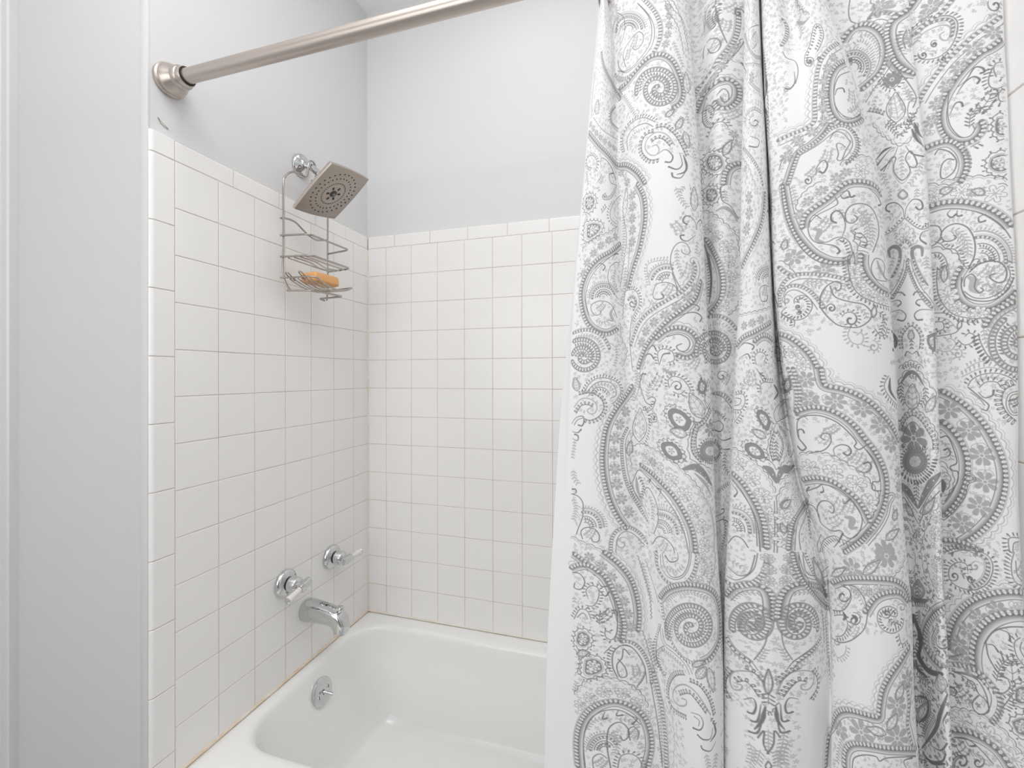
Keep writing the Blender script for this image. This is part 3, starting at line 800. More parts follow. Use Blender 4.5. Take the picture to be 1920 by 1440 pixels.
def SP(x, y, ang=90, ln=12, tone=MD, bend=.3):
    """little sprig with budding twigs"""
    c = pt(x, y)
    if c is None: return
    ln = ln*1.25; a = math.radians(ang); d = np.array([math.cos(a), -math.sin(a)]); n_ = np.array([-d[1], d[0]])
    q = np.array([c+d*(t-.5)*ln/TPX+n_*bend*math.sin(t*2.6)*ln*.35/TPX for t in np.linspace(0, 1, 12)])
    strokes([q], .8, tone); P = []; Bd = []
    for i in (1, 4, 7, 10):
        for s_ in (1, -1):
            e = q[i]+(n_*s_*.85+d*.6)*ln*(.25-.010*i)/TPX; P.append(np.stack([q[i], e]))
            for k in (-.9, 0., .9): Bd.append(np.stack([e+(n_*s_*(.5 if k else 1)+d*k)*.7/TPX, e+(n_*s_*(.5 if k else 1)+d*k)*2.3/TPX]))
    strokes(P, .8, tone); strokes(Bd, 1.35, tone, taper=[.6, 1.2, 1.1])
def arc(x, y, r, a0, a1, ky=1.):
    return [(x+r*math.cos(math.radians(a)), y-ky*r*math.sin(math.radians(a))) for a in np.linspace(a0, a1, max(6, int(abs(a1-a0)/14)))]
def FAN(x, y, r, a0, a1, ky=1.):
    """shell of concentric toothed arcs"""
    L(arc(x, y, r, a0, a1, ky), 1.9, MD); FR(arc(x, y, r, a0, a1, ky), 1 if a0 > a1 else -1, 2.4, 3.6, 1.5, MD, 0)
    P_(arc(x, y, r*.80, a0, a1, ky), 1 if a0 > a1 else -1, 1.2, 4.0)
    FR(arc(x, y, r*.58, a0, a1, ky), -1 if a0 > a1 else 1, 2.6, 3.4, 1.3, DK)
    L(arc(x, y, r*.42, a0, a1, ky), 1.0); FR(arc(x, y, r*.26, a0, a1, ky), 1 if a0 > a1 else -1, 2., 3.0, 1.3, DK)
def sp_path(x, y, r0, r1, a0, turns, hand, ky=1.):
    n = int(26*turns)+6; o = []
    for i in range(n):
        t = i/(n-1); r = r0+(r1-r0)*t**.95; a = math.radians(a0)+hand*2*math.pi*turns*t; o.append((x+r*math.cos(a), y-ky*r*math.sin(a)))
    return o
def SPI(x, y, r, a0=200, turns=2.3, hand=-1, ky=1.):
    """big spiral medallion winding inward"""
    p = sp_path(x, y, r, r*.10, a0, turns, hand, ky)
    for q in path(p):
        if len(q) < 6: continue
        q = smo(q, 3); sd = -1 if hand < 0 else 1
        sd = -sd
        pearls(q, 0, 1.6, 4.6); strokes([off(q, sd*3.3)], 1.6, DK*.8); strokes([off(q, -sd*3.0)], .9, DK)
        n = len(q); out_ = q[:int(n*.62)]
        if len(out_) > 5:
            fringe(out_, -sd*4.4, 3.0, 4.6, 2.0, DK*.9); x_, m_ = stations(off(out_, -sd*9.2), 4.4)
            P = []
            for a, b in zip(x_, m_):
                t = np.array([-b[1], b[0]])
                for sg in (1, -1): P.append(np.stack([a, a+(b*sg*.9+t*.7)*2.6/TPX]))
            strokes(P, 1.5, MD)
def CU(x, y, r, a0=0, turns=1.2, hand=1, w=1.2, tone=DK, fr=0, ky=1.):
    p = sp_path(x, y, r, r*.16, a0, turns, hand, ky); H_(p, w, tone, 2.4)
    if fr: FR(p[:int(len(p)*.72)], -hand*fr, 2.6, 3.8, 1.4, tone, 0)
def LF(x, y, ln, wd, ang, sprig=1, dark=0, tone=DK):
    """pointed leaf with a double outline; sizes in crop px"""
    a = math.radians(ang); d = np.array([math.cos(a), -math.sin(a)]); n_ = np.array([-d[1], d[0]]); c = np.array([x, y], float)
    def o(k): return [tuple(c+d*(t-.5)*ln*k+n_*s_*wd*k*.5*math.sin(math.pi*min(max(t, 0), 1)**.8)) for s_, ts in ((1, np.linspace(0, 1, 8)), (-1, np.linspace(1, 0, 8)[1:])) for t in ts]
    P = path(o(1.))
    if len(P) == 1: fill(P[0], .5 if dark else 0.)
    strokes(P, 1.15, tone); strokes(path(o(.78)), .8, MD)
    if dark and len(P) == 1:
        Q = path(o(.6)); [fill(q, 0.) for q in Q]
    if sprig: SP(x, y, ang, ln*.55/CUR_[2]*.9, MD, 0)
def SCL(s, dark=1, fl=1, sprig=None):
    """lobed leaf: cloud outline, dark inner rim strewn with small flowers, pale heart"""
    p = rd(s); c = p.mean(0)
    def ring(k): return c+(p-c)*k
    cl = np.concatenate([p, p[:1]])
    for q in path(cl): scal(smo(q, 2), 0, 7.5, 2.2, 1.1, DK, 1); fringe(smo(q, 2), 3.0, 1.4, 7.5, 1.7, DK)
    P = path(np.concatenate([ring(.82), ring(.82)[:1]])); strokes(P, 1.0, MD)
    P = path(np.concatenate([ring(.68), ring(.68)[:1]]))
    if dark:
        for q in P: fill(q, .72); strokes([q], 1.2, DK); x_, m_ = stations(off(q, -2.6), 6.0); [flower(a, 1.9, 0.02, 5) or paint(np.array([a]), np.array([1.7/TPX]), 0.06, True) for a in x_]
        for q in path(np.concatenate([ring(.40), ring(.40)[:1]])): fill(q, 0.); strokes([q], .8, MD)
    FL(c[0], c[1], 4., MD, 5)
def VIS_FILL():
    """cloth that the folds hide carries on the design: mirrored from the neighbouring visible cloth"""
    rows = np.linspace(0, NZ-1, 120).astype(int)
    for ri in range(len(rows)-1):
        i = rows[ri]; px, pz = PX[:, i], PZ[:, i]
        xs = np.arange(int(px.min())-1, int(px.max())+2, 1.5); best = np.full(len(xs), 9.)
        for k in range(NC-1):
            a, b = sorted((px[k], px[k+1])); j0, j1 = np.searchsorted(xs, [a-.8, b+.8]); best[j0:j1] = np.minimum(best[j0:j1], min(pz[k], pz[k+1]))
        vis_ = pz <= np.interp(px, xs, best)+.004
        dxu = np.gradient(px); vis_ &= dxu > 0
        uc = (U_*1000/TPX); r0 = int((ZT_-zr[rows[ri]])*1000/TPX); r1 = int((ZT_-zr[rows[ri+1]])*1000/TPX)+1
        k = 0
        while k < NC:
            if vis_[k]: k += 1; continue
            e = k
            while e+1 < NC and not vis_[e+1]: e += 1
            c0, c1 = int(uc[k]), int(uc[e])+1
            if c1-c0 > 6 and c0 > 120:
                mid = (c0+c1)//2
                for c in range(c0, mid):
                    s_ = 2*c0-c
                    if s_ > 100: INK[r0:r1, c] = np.maximum(INK[r0:r1, c]*.0, INK[r0:r1, s_])
                for c in range(mid, min(c1, PWID)):
                    s_ = 2*c1-c
                    if s_ < PWID: INK[r0:r1, c] = INK[r0:r1, s_]
            k = e+1
def FLB(x, y, r, tone=.62):
    """large serrated blossom, r in crop px"""
    p = arc(x, y, r*.8, 0, 360); P = path(p)
    for q in P: fill(q, tone); strokes([q], 1., DK); fringe(smo(q), 1.0, 2.6, 4.2, 2.2, tone*1.2); fringe(smo(q), -1.0, 2.6, 4.2, 2.2, tone*1.2)
    for q in path(arc(x, y, r*.36, 0, 360)): fill(q, 0.)
    FL(x, y, r*.30/CUR_[2]*.85, .25, 8); FL(x, y, 1.6, DK, 5)
def GEN(c, txt):
    """c: crop; txt: one motif per line -> function name, arguments, points"""
    K(c)
    for ln in txt.strip().split('\n'):
        ln = ln.strip()
        if not ln: continue
        f, _, rest = ln.partition(' ')
        if '|' in rest:
            pts, _, kw = rest.partition('|'); a = eval('dict(%s)' % kw)
        else: pts, a = rest, {}
        fn = FNS[f]
        if f in ('SP', 'FL', 'LF', 'FAN', 'SPI', 'CU', 'FLB'): fn(*[float(q) for q in pts.split()], **a)
        elif f == 'FO': FLOUT[0] = True; FLW(pts.strip(), **a); FLOUT[0] = False
        elif f == 'T': [strokes([q], a.get('w', 3.), a.get('tone', DK), taper=[.5, 1.2, .9, .4]) for q in path(pts.strip())]
        else: fn(pts.strip(), **a)
FNS = dict(L=L, LD=LD, H=H_, B=B, P=P_, S=S, S2=S2, FR=FR, OV=ovals, FW=FLW, FO=FLW, VN=VN, SP=SP, FL=FL, LF=LF, FAN=FAN, SPI=SPI, CU=CU, SC=SCL, FLB=FLB, T=None)
GEN('A', '''
FW 970,30 980,160 960,300 930,400|r=4.5,per=15
S 960,0 1010,80 1080,150 1120,300|per=6
S 1000,0 1060,120 1100,260 1130,420|per=6
S 940,0 960,90 1040,200 1090,420|per=7
VN 1010,320 1050,420 1090,520
B 760,0 850,100 893,220 870,350 800,450 700,550 620,600 565,570|sd=1,sc=0,gr=0
L 730,20 815,120 842,230 825,340 760,440 690,520 625,555 590,530 575,470
FAN 665 225 125 190 5
L 640,520 618,440 635,370 690,290 735,245 770,260 775,310 750,360 715,385 695,370 700,350
SP 700 330 60 13
SP 650 430 70 12
L 580,100 615,120 632,180 625,260 605,330
SPI 893 690 175 195 2.3 -1
B 590,700 640,660 720,560 800,470 900,430 990,470 1045,570 1080,700 1060,790 1000,830|sd=1,sc=0
VN 620,740 680,840 720,910
VN 560,30 575,140 570,240
LF 1115 640 170 60 95
LF 1060 960 110 50 60
LF 1115 1090 140 50 -75
LF 985 880 90 40 40
FR 630,1180 615,1080 670,970 770,915 870,950|sd=1
L 655,1170 650,1080 700,1000 790,960 850,985
FR 660,1150 665,1080 715,1015 790,980|sd=-1,tone=MD,line=0
OV 860,1030 800,1050 765,1110 770,1190 830,1245 900,1235|sd=-1
L 1020,1130 960,1050 880,1030 810,1080 790,1150 820,1200 870,1210 900,1170 880,1130 845,1140|w=1.6,tone=MD
OV 840,1110 880,1080 930,1085 985,1140|sd=1,ln=3
H 890,1200 950,1165 1005,1215 990,1262 950,1262
H 1060,1190 1080,1280 1040,1320 975,1300
H 1110,1330 1070,1385 1010,1380 1000,1350
T 1090,1210 1115,1290 1100,1340 1040,1360
OV 870,1000 940,990 1020,1050 1080,1150 1110,1220|sd=1
VN 1150,1110 1180,1200 1200,1290
VN 1110,870 1130,960
B 450,400 465,500 505,590 565,700 600,760|sd=-1,sc=1,k=.8
L 405,450 395,600 380,750 370,900
LF 415 830 120 40 85
T 560,830 525,880 530,950 580,1000|w=5,tone=MD
FR 560,830 520,880 525,950 580,1005|sd=-1
S 385,920 450,1010 520,1060 575,1090|per=6
B 350,1040 420,1130 500,1210 570,1290 650,1300 730,1360 780,1440|sd=1,sc=2
FW 360,960 430,1060 520,1130 570,1170|r=4.5,per=15
FW 590,1330 640,1400 660,1440|r=5
FR 375,1310 335,1290 340,1230 380,1210 415,1260 400,1330|sd=1
H 440,1280 450,1230 490,1250 530,1310 560,1400
SP 440 1400 60 11
H 560,1440 520,1420 510,1360 540,1350
VN 330,1330 340,1400 345,1440
L 1340,0 1345,100 1380,220 1430,330
FAN 1390 130 130 230 100
L 1245,460 1250,380 1290,310 1350,300 1382,340 1350,400 1300,410 1280,380
SP 1400 200 80 15
SP 1470 60 60 14
SP 1320 360 60 12
B 1190,750 1270,620 1370,490 1465,390 1525,290 1548,150 1535,70|sd=1,sc=0,gr=0
S 1215,800 1330,640 1430,500 1510,390 1550,300|per=7
FW 1230,740 1330,590 1430,450 1510,340|r=4.5,per=14
CU 1520 95 40 0 1.2 1
B 1200,880 1260,740 1340,660 1430,625 1500,670 1505,760 1440,825 1370,825 1345,780|sd=1,sc=1
L 1350,740 1400,690 1440,720 1440,780 1395,790 1380,750
FR 1310,930 1330,860 1290,820 1245,870 1240,940 1270,990 1320,990|sd=1
SP 1450 890 40 17
FR 1280,1080 1330,970 1400,950 1440,990|sd=1
S2 1240,1440 1255,1280 1340,1190 1430,1140 1520,1060|sd=1
SC 1270,1330 1250,1240 1300,1190 1390,1200 1420,1300 1350,1360
LF 1435 1150 140 60 60
FW 1460,1010 1500,1080 1520,1150|r=4.5
B 1420,1440 1440,1340 1500,1290 1560,1290|sd=1,sc=0
L 1600,310 1610,220 1680,190
LF 1645 310 140 50 80
P 1572,270 1600,370 1650,440 1700,460|sd=1
S2 1570,510 1640,500 1710,520
FL 1625 600 7
FR 1600,640 1650,690 1690,720|sd=1
H 1560,640 1580,560 1545,490
FR 1575,960 1585,900 1640,855 1700,885|sd=1
CU 1650 950 50 100 1.1 1 |fr=1
H 1610,1060 1680,1090 1670,1145 1605,1140
P 1560,1160 1620,1230 1680,1330 1710,1440|sd=1
S2 1555,1240 1600,1310 1630,1400 1650,1440
FW 1570,1290 1590,1400|r=4.5
L 1590,0 1610,80 1600,160
VN 1650,20 1640,100
VN 1690,80 1700,250 1720,450 1733,600|tone=DK
T 1735,600 1740,700 1725,800 1745,900|w=4
VN 1742,900 1748,1200 1752,1440|tone=DK
S 1725,500 1745,800 1755,1100|per=6
''')
GEN('B', '''
P 30,150 60,200 60,280 20,350|sd=1
VN 130,10 180,60 220,110
S2 130,0 160,80 240,110|sd=1
T 140,170 190,180 240,130|w=4,tone=MD
VN 150,150 180,260 160,300
FR 300,400 330,340 350,270 330,200 290,185 265,230 240,350 205,430 205,500 250,515 270,470|sd=1
CU 240 475 34 0 1.3 1
CU 318 455 24 0 1.2 -1
L 30,400 60,450 130,480 150,560 130,650
H 120,560 125,640 90,690 55,690
CU 60 700 30 0 1.2 1 |tone=MD
B 560,480 470,510 410,600 393,720 408,850 470,940 560,960 635,930 660,890|sd=-1,sc=0
B 470,350 380,420 330,520 308,650 300,800 298,950 210,1020 110,1060 0,1110|sd=-1,sc=2,gr=0
FW 440,430 370,560 345,700 345,830 350,960 260,1030 150,1080 60,1160|r=5.5,per=19
L 560,555 470,595 432,700 440,820 500,900 590,925
H 440,740 455,695 500,688 512,715
H 500,905 560,930 640,890 650,850
SP 565 760 80 16
SP 605 870 50 16
VN 540,880 580,840 620,820
B 400,960 335,1050 245,1130 150,1190 105,1290 55,1440|sd=1,sc=0,k=.8
L 0,1330 30,1240 90,1170
FL 60 1230 7
FW 200,1100 110,1150 50,1240|r=5
L 400,1080 440,1030 500,1040 545,1090 560,1110 520,1180 490,1250 455,1245 465,1200 450,1130 480,1120 520,1150
B 150,1200 300,1110 410,1020 490,990 565,1030 602,1120 575,1200 520,1260|sd=1,sc=0,gr=0,k=.7
FR 560,1020 612,1110 580,1210 500,1270|sd=1,line=0
H 290,1360 300,1300 350,1250 380,1290 350,1350 320,1340
SP 360 1230 70 14
CU 225 1410 40 90 1.2 -1
SP 250 1350 50 12
S2 480,1290 560,1240 640,1220 720,1240 770,1290|sd=1
FL 640 1335 8 .5 6 .2 |o=1
FL 455 1390 6
P 530,1440 620,1425 700,1440|sd=1
FW 490,1340 560,1350|r=5
VN 20,1390 30,1440
B 500,330 560,250 620,210 700,205 780,250 825,340 825,450 780,560 700,640 640,690|sd=1,sc=0,gr=1
FAN 590 520 130 140 -40
FR 560,330 650,290 740,340 770,440 740,540|sd=-1,tone=MD,line=0,ln=4
VN 620,290 700,270 770,350 790,450
B 720,150 780,120 850,120 910,140|sd=1,sc=0,gr=0
FL 800 70 9
FW 770,20 820,60 880,20|r=6
VN 820,170 830,210 880,210
L 555,0 545,90 560,160 600,180
S 690,170 760,60 720,0|per=7
B 1080,0 1010,90 930,140 880,190 868,280 900,400 950,490 1050,560|sd=-1,sc=0
VN 950,250 930,330 970,430
FR 1000,230 970,300 990,380|sd=-1
SP 1010 300 80 14
B 870,470 930,545 1060,590|sd=1,sc=0
T 830,450 870,500 930,550 1000,570|w=5,tone=MD
FL 885 620 9 .7 9
FR 800,600 840,670 890,690 940,650 960,610|sd=-1
S 800,580 850,650 890,665 930,650 965,590|per=6
L 680,800 740,700 830,580 880,500
L 1050,840 1075,760 1020,660 900,510
VN 700,740 790,650
VN 1040,790 980,680
LF 915 840 240 150 90
SP 915 830 90 20 |bend=0
VN 770,740 740,830 790,870
VN 1010,700 1040,800
OV 690,870 760,880 820,900|sd=1,ln=3
VN 830,970 890,1010 940,1060 1000,1010 1050,880|tone=DK,size=3.4
VN 850,940 930,990 1020,940|tone=DK,size=3.4
S2 740,960 800,1040 860,1080 940,1130 1030,1080 1080,960|sd=-1
S 1020,1000 1090,860 1130,790|per=8
H 900,1150 850,1190 770,1290
H 930,1150 890,1240 800,1330
T 880,1150 820,1180 760,1250|w=3
H 990,1140 1040,1200 1130,1222
T 1040,1010 1080,1090 1130,1140|w=3
T 1060,960 1100,1050 1135,1080|w=3
L 820,1340 880,1235 915,1235 900,1290 905,1350 965,1410 1025,1350 1015,1290 990,1240 1030,1180 1080,1270 1060,1310 1020,1300|w=1.5
L 850,1320 890,1255 895,1350 965,1435 1040,1345|tone=MD
VN 960,1180 962,1290 965,1370
VN 1110,1260 1080,1360 1020,1440|size=3.6
VN 800,1350 850,1440|size=3.6
FR 1020,260 1130,180 1250,128 1340,125 1395,170 1390,270 1340,370 1260,440 1170,465 1100,455 1090,420|sd=1,ln=3
P 1030,290 1150,200 1260,155 1340,155 1365,200 1350,280|sd=1,r=1.2
L 1050,350 1130,260 1240,205 1320,200 1345,240 1320,310 1275,310 1258,275 1290,250|tone=MD,w=1.6
CU 1215 345 32 60 1.4 1
CU 1130 430 34 180 1.2 1
CU 1285 465 32 180 1.2 1 |fr=1
VN 1240,390 1190,430
B 1770,130 1690,190 1560,275 1440,380 1335,480 1240,600 1170,700 1110,800|sd=-1,sc=2,gr=0
B 1770,300 1680,375 1580,430 1470,530 1380,640 1310,760 1272,880 1285,1000 1350,1085 1430,1110 1520,1085 1580,1010 1560,960|sd=-1,sc=0
FW 1720,230 1560,340 1440,480 1300,690 1210,870 1180,1050|r=7,per=22
L 1090,760 1020,800 1010,900 1060,1000 1130,1150|w=.9
H 1400,680 1470,620 1530,530 1590,530 1608,560 1580,572
H 1390,740 1450,650 1520,600 1570,620 1555,650
H 1335,900 1380,810 1425,800 1438,830
L 1335,700 1320,850 1340,980 1420,1070 1500,1060 1545,990
FR 1700,600 1680,540 1700,495 1760,490 1785,540 1765,600 1735,605|sd=1
FR 1670,530 1640,620 1655,680 1720,690 1790,650|sd=-1
FR 1790,660 1720,730 1730,790 1790,790|sd=-1,ln=5
VN 1490,1000 1500,900 1560,840 1620,870|tone=DK,size=4.5
SP 1585 820 60 22 |tone=DK
FR 1500,1150 1570,1110|sd=-1,ln=5
B 1150,1170 1250,1130 1340,1120 1420,1180 1450,1260 1440,1340 1400,1420|sd=1,sc=0
FR 1420,1170 1465,1260 1450,1350 1400,1430|sd=1,line=0
L 1220,1210 1250,1170 1300,1175 1350,1200 1390,1260 1370,1340 1300,1395 1265,1380 1275,1290 1320,1245 1370,1250|w=1.5
SC 1700,900 1790,900 1810,1000 1790,1080 1700,1070 1680,980
SC 1640,1230 1720,1190 1810,1200 1820,1330 1720,1370 1630,1320
S2 1270,1430 1400,1400 1550,1385 1700,1390 1830,1420|sd=1
CU 1690 40 60 150 1.0 1
VN 1740,10 1700,110 1640,130|tone=MD
VN 1100,220 1080,330|size=3.4
FL 1190 50 9
FW 1100,160 1200,80 1290,10|r=6
B 1330,0 1240,100 1130,180 1060,250|sd=1,sc=0,gr=0
FL 1040 320 8
''')
GEN('C', '''
SC 320,90 370,70 405,110 390,180 340,220 310,170
SC 320,300 390,285 460,310 440,365 400,405 320,440
VN 420,10 430,50
FR 570,0 555,60 515,110 470,115 455,85 485,65|sd=-1
FR 450,220 490,170|sd=1,ln=4
L 570,310 525,270 520,200 560,120 600,80
FR 575,320 515,270 512,200 540,150|sd=1,line=0
L 575,270 550,230 560,180 590,140|tone=MD
S2 580,330 500,380 420,410 340,460 300,520|sd=-1
FW 570,400 470,455 390,530 330,620 300,720|r=5.5,per=18
B 600,470 530,530 440,580 370,650 320,740 295,850 310,980 350,1080 420,1140 500,1155 570,1120|sd=-1,sc=0
L 600,505 480,595 390,685 340,790 325,900 350,1020
H 400,655 440,615 478,640 462,668
H 530,590 555,545 578,540
L 575,890 520,800 498,720 520,640 565,605 590,625
VN 560,660 545,750 580,840
FAN 465 880 110 185 20
L 570,1040 540,960 500,920 430,910 375,935 368,980 400,1020 438,1010 440,985
SP 440 960 50 12
VN 400,1060 470,1080 530,1040
T 545,960 520,1010 540,1060 500,1060|w=4,tone=MD
SPI 305 1345 150 170 2.2 -1 
P 230,1160 310,1135 400,1150 470,1200 510,1280|sd=1
VN 240,1200 330,1180 420,1210 470,1290
S 640,30 610,200 640,400 615,620 590,800|per=7
S 665,460 650,700 620,900 610,1050|per=7
VN 620,240 625,420 610,560
VN 640,640 630,800 605,950
S2 590,1080 600,1200 640,1300 610,1420
L 690,1020 670,1200 690,1440
VN 560,1250 570,1340 550,1420
B 720,0 770,100 782,250 762,400 732,530 692,650 655,800|sd=1,sc=2
FW 690,60 690,200 690,300 690,420 680,520|r=6,per=19
S 640,0 650,100 640,220|per=6
FR 640,830 700,820 735,860 742,940 705,1010 690,1070|sd=1
CU 690 930 42 90 1.2 -1
P 660,900 690,870 715,910 700,980|sd=1,r=1.1
VN 1030,20 1070,110 1120,180|size=4
VN 1100,10 1060,60
LF 1175 110 190 60 92
SP 1060 300 60 24
SP 1040 350 120 16
H 1190,350 1180,290 1140,248 1098,252 1088,290 1118,310
H 1192,350 1200,300 1225,275 1235,300
H 1185,395 1125,440 1080,432 1065,400 1092,395
VN 1200,440 1190,540
FAN 960 770 150 165 70
FR 830,790 805,640 870,600 970,590|sd=1,tone=MD
L 1080,830 1020,720 988,600 1010,500 1060,452 1112,462 1140,515 1120,548 1080,530 1075,508
VN 1040,500 1040,600 1080,700
SP 1120 680 80 18
L 1050,830 1000,690
L 850,855 880,780 960,765 1030,800 1040,860
H 850,850 860,890 900,897 935,882 925,858
SP 955 830 60 15
FR 840,900 870,930 930,910|sd=-1,tone=MD
B 1185,610 1200,660 1175,750 1095,845 985,910 860,985 780,1055 730,1140 690,1260|sd=-1,sc=1,gr=0
FW 1195,790 1110,890 1000,985 880,1060 800,1140 755,1260|r=6,per=19
B 1235,760 1190,900 1090,985 985,1065 885,1165 805,1270 755,1400 745,1440|sd=-1,sc=0
CU 1165 600 36 20 1.1 1 |tone=MD
B 880,1215 960,1150 1060,1130 1150,1165 1195,1240 1170,1315 1110,1345 1050,1325|sd=1,sc=1
L 960,1190 1050,1170 1120,1200 1140,1250 1110,1300 1060,1300 1035,1265 1075,1245|w=1.4
FR 900,1410 888,1320 930,1285 1000,1305 1018,1370 970,1392|sd=1
H 905,1400 930,1330 980,1320
H 1000,1050 1100,1010 1180,1000 1232,1035 1220,1070
H 1110,960 1170,938 1215,960 1205,985
H 760,1420 790,1340 830,1325 858,1360
H 800,1300 850,1258 872,1285
SP 1170 1400 60 15
VN 1250,1120 1255,1250 1270,1400|tone=DK
SC 1260,30 1340,20 1370,90 1320,150 1260,130
T 1350,205 1410,180 1480,225 1510,290|w=5,tone=MD
L 1380,20 1390,120 1460,170 1520,270
VN 1410,40 1420,130
S2 1240,210 1320,235 1400,300 1470,360 1525,440|sd=1
FO 1260,330 1350,410 1425,480 1450,580 1440,680 1455,780 1435,880 1380,980|r=7,per=22
B 1250,430 1310,520 1360,640 1382,760 1372,880 1335,950 1290,1000|sd=1,sc=0
T 1255,470 1290,600 1310,760 1290,930|w=3.4
VN 1285,600 1300,740 1290,880|tone=DK
S 1505,430 1532,600 1530,800 1505,950 1440,1020|per=8
SPI 1335 1290 150 200 2.2 -1
P 1290,1035 1370,1030 1450,1070 1500,1130|sd=1
FR 1290,1120 1400,1110 1470,1180 1490,1280|sd=1,tone=MD,line=0
B 1725,60 1715,200 1690,320 1640,440 1590,540 1545,640|sd=1,sc=2
FW 1600,70 1605,200 1590,330 1560,440|r=8,per=22
S 1540,180 1545,20|per=6
FAN 1760 740 100 180 95
L 1685,880 1688,820 1720,788 1760,800
H 1690,850 1700,910 1740,910 1750,870
SP 1725 840 80 11
VN 1545,820 1540,950
S2 1520,1030 1600,1010 1700,990 1770,965|sd=1
FW 1550,1110 1640,1080 1740,1040|r=5.5,per=18
B 1510,1270 1560,1205 1640,1170 1720,1125 1775,1090|sd=1,sc=0
B 1650,1240 1700,1195 1750,1195 1785,1230|sd=1,sc=1
H 1515,1290 1570,1240 1640,1260 1630,1290
H 1540,1350 1590,1325 1610,1355
FR 1660,1410 1650,1340 1690,1310 1735,1340 1720,1390|sd=1
VN 1755,0 1780,130 1775,300|tone=DK
T 1750,60 1775,180 1745,210|w=4
VN 1775,430 1790,600 1785,800|tone=DK
CU 1775 470 30 0 1.2 1
S 1780,820 1800,950 1825,1050|per=7
T 1780,720 1800,840 1830,960|w=4
SC 1800,1240 1850,1250 1870,1340 1830,1420 1790,1350
''')
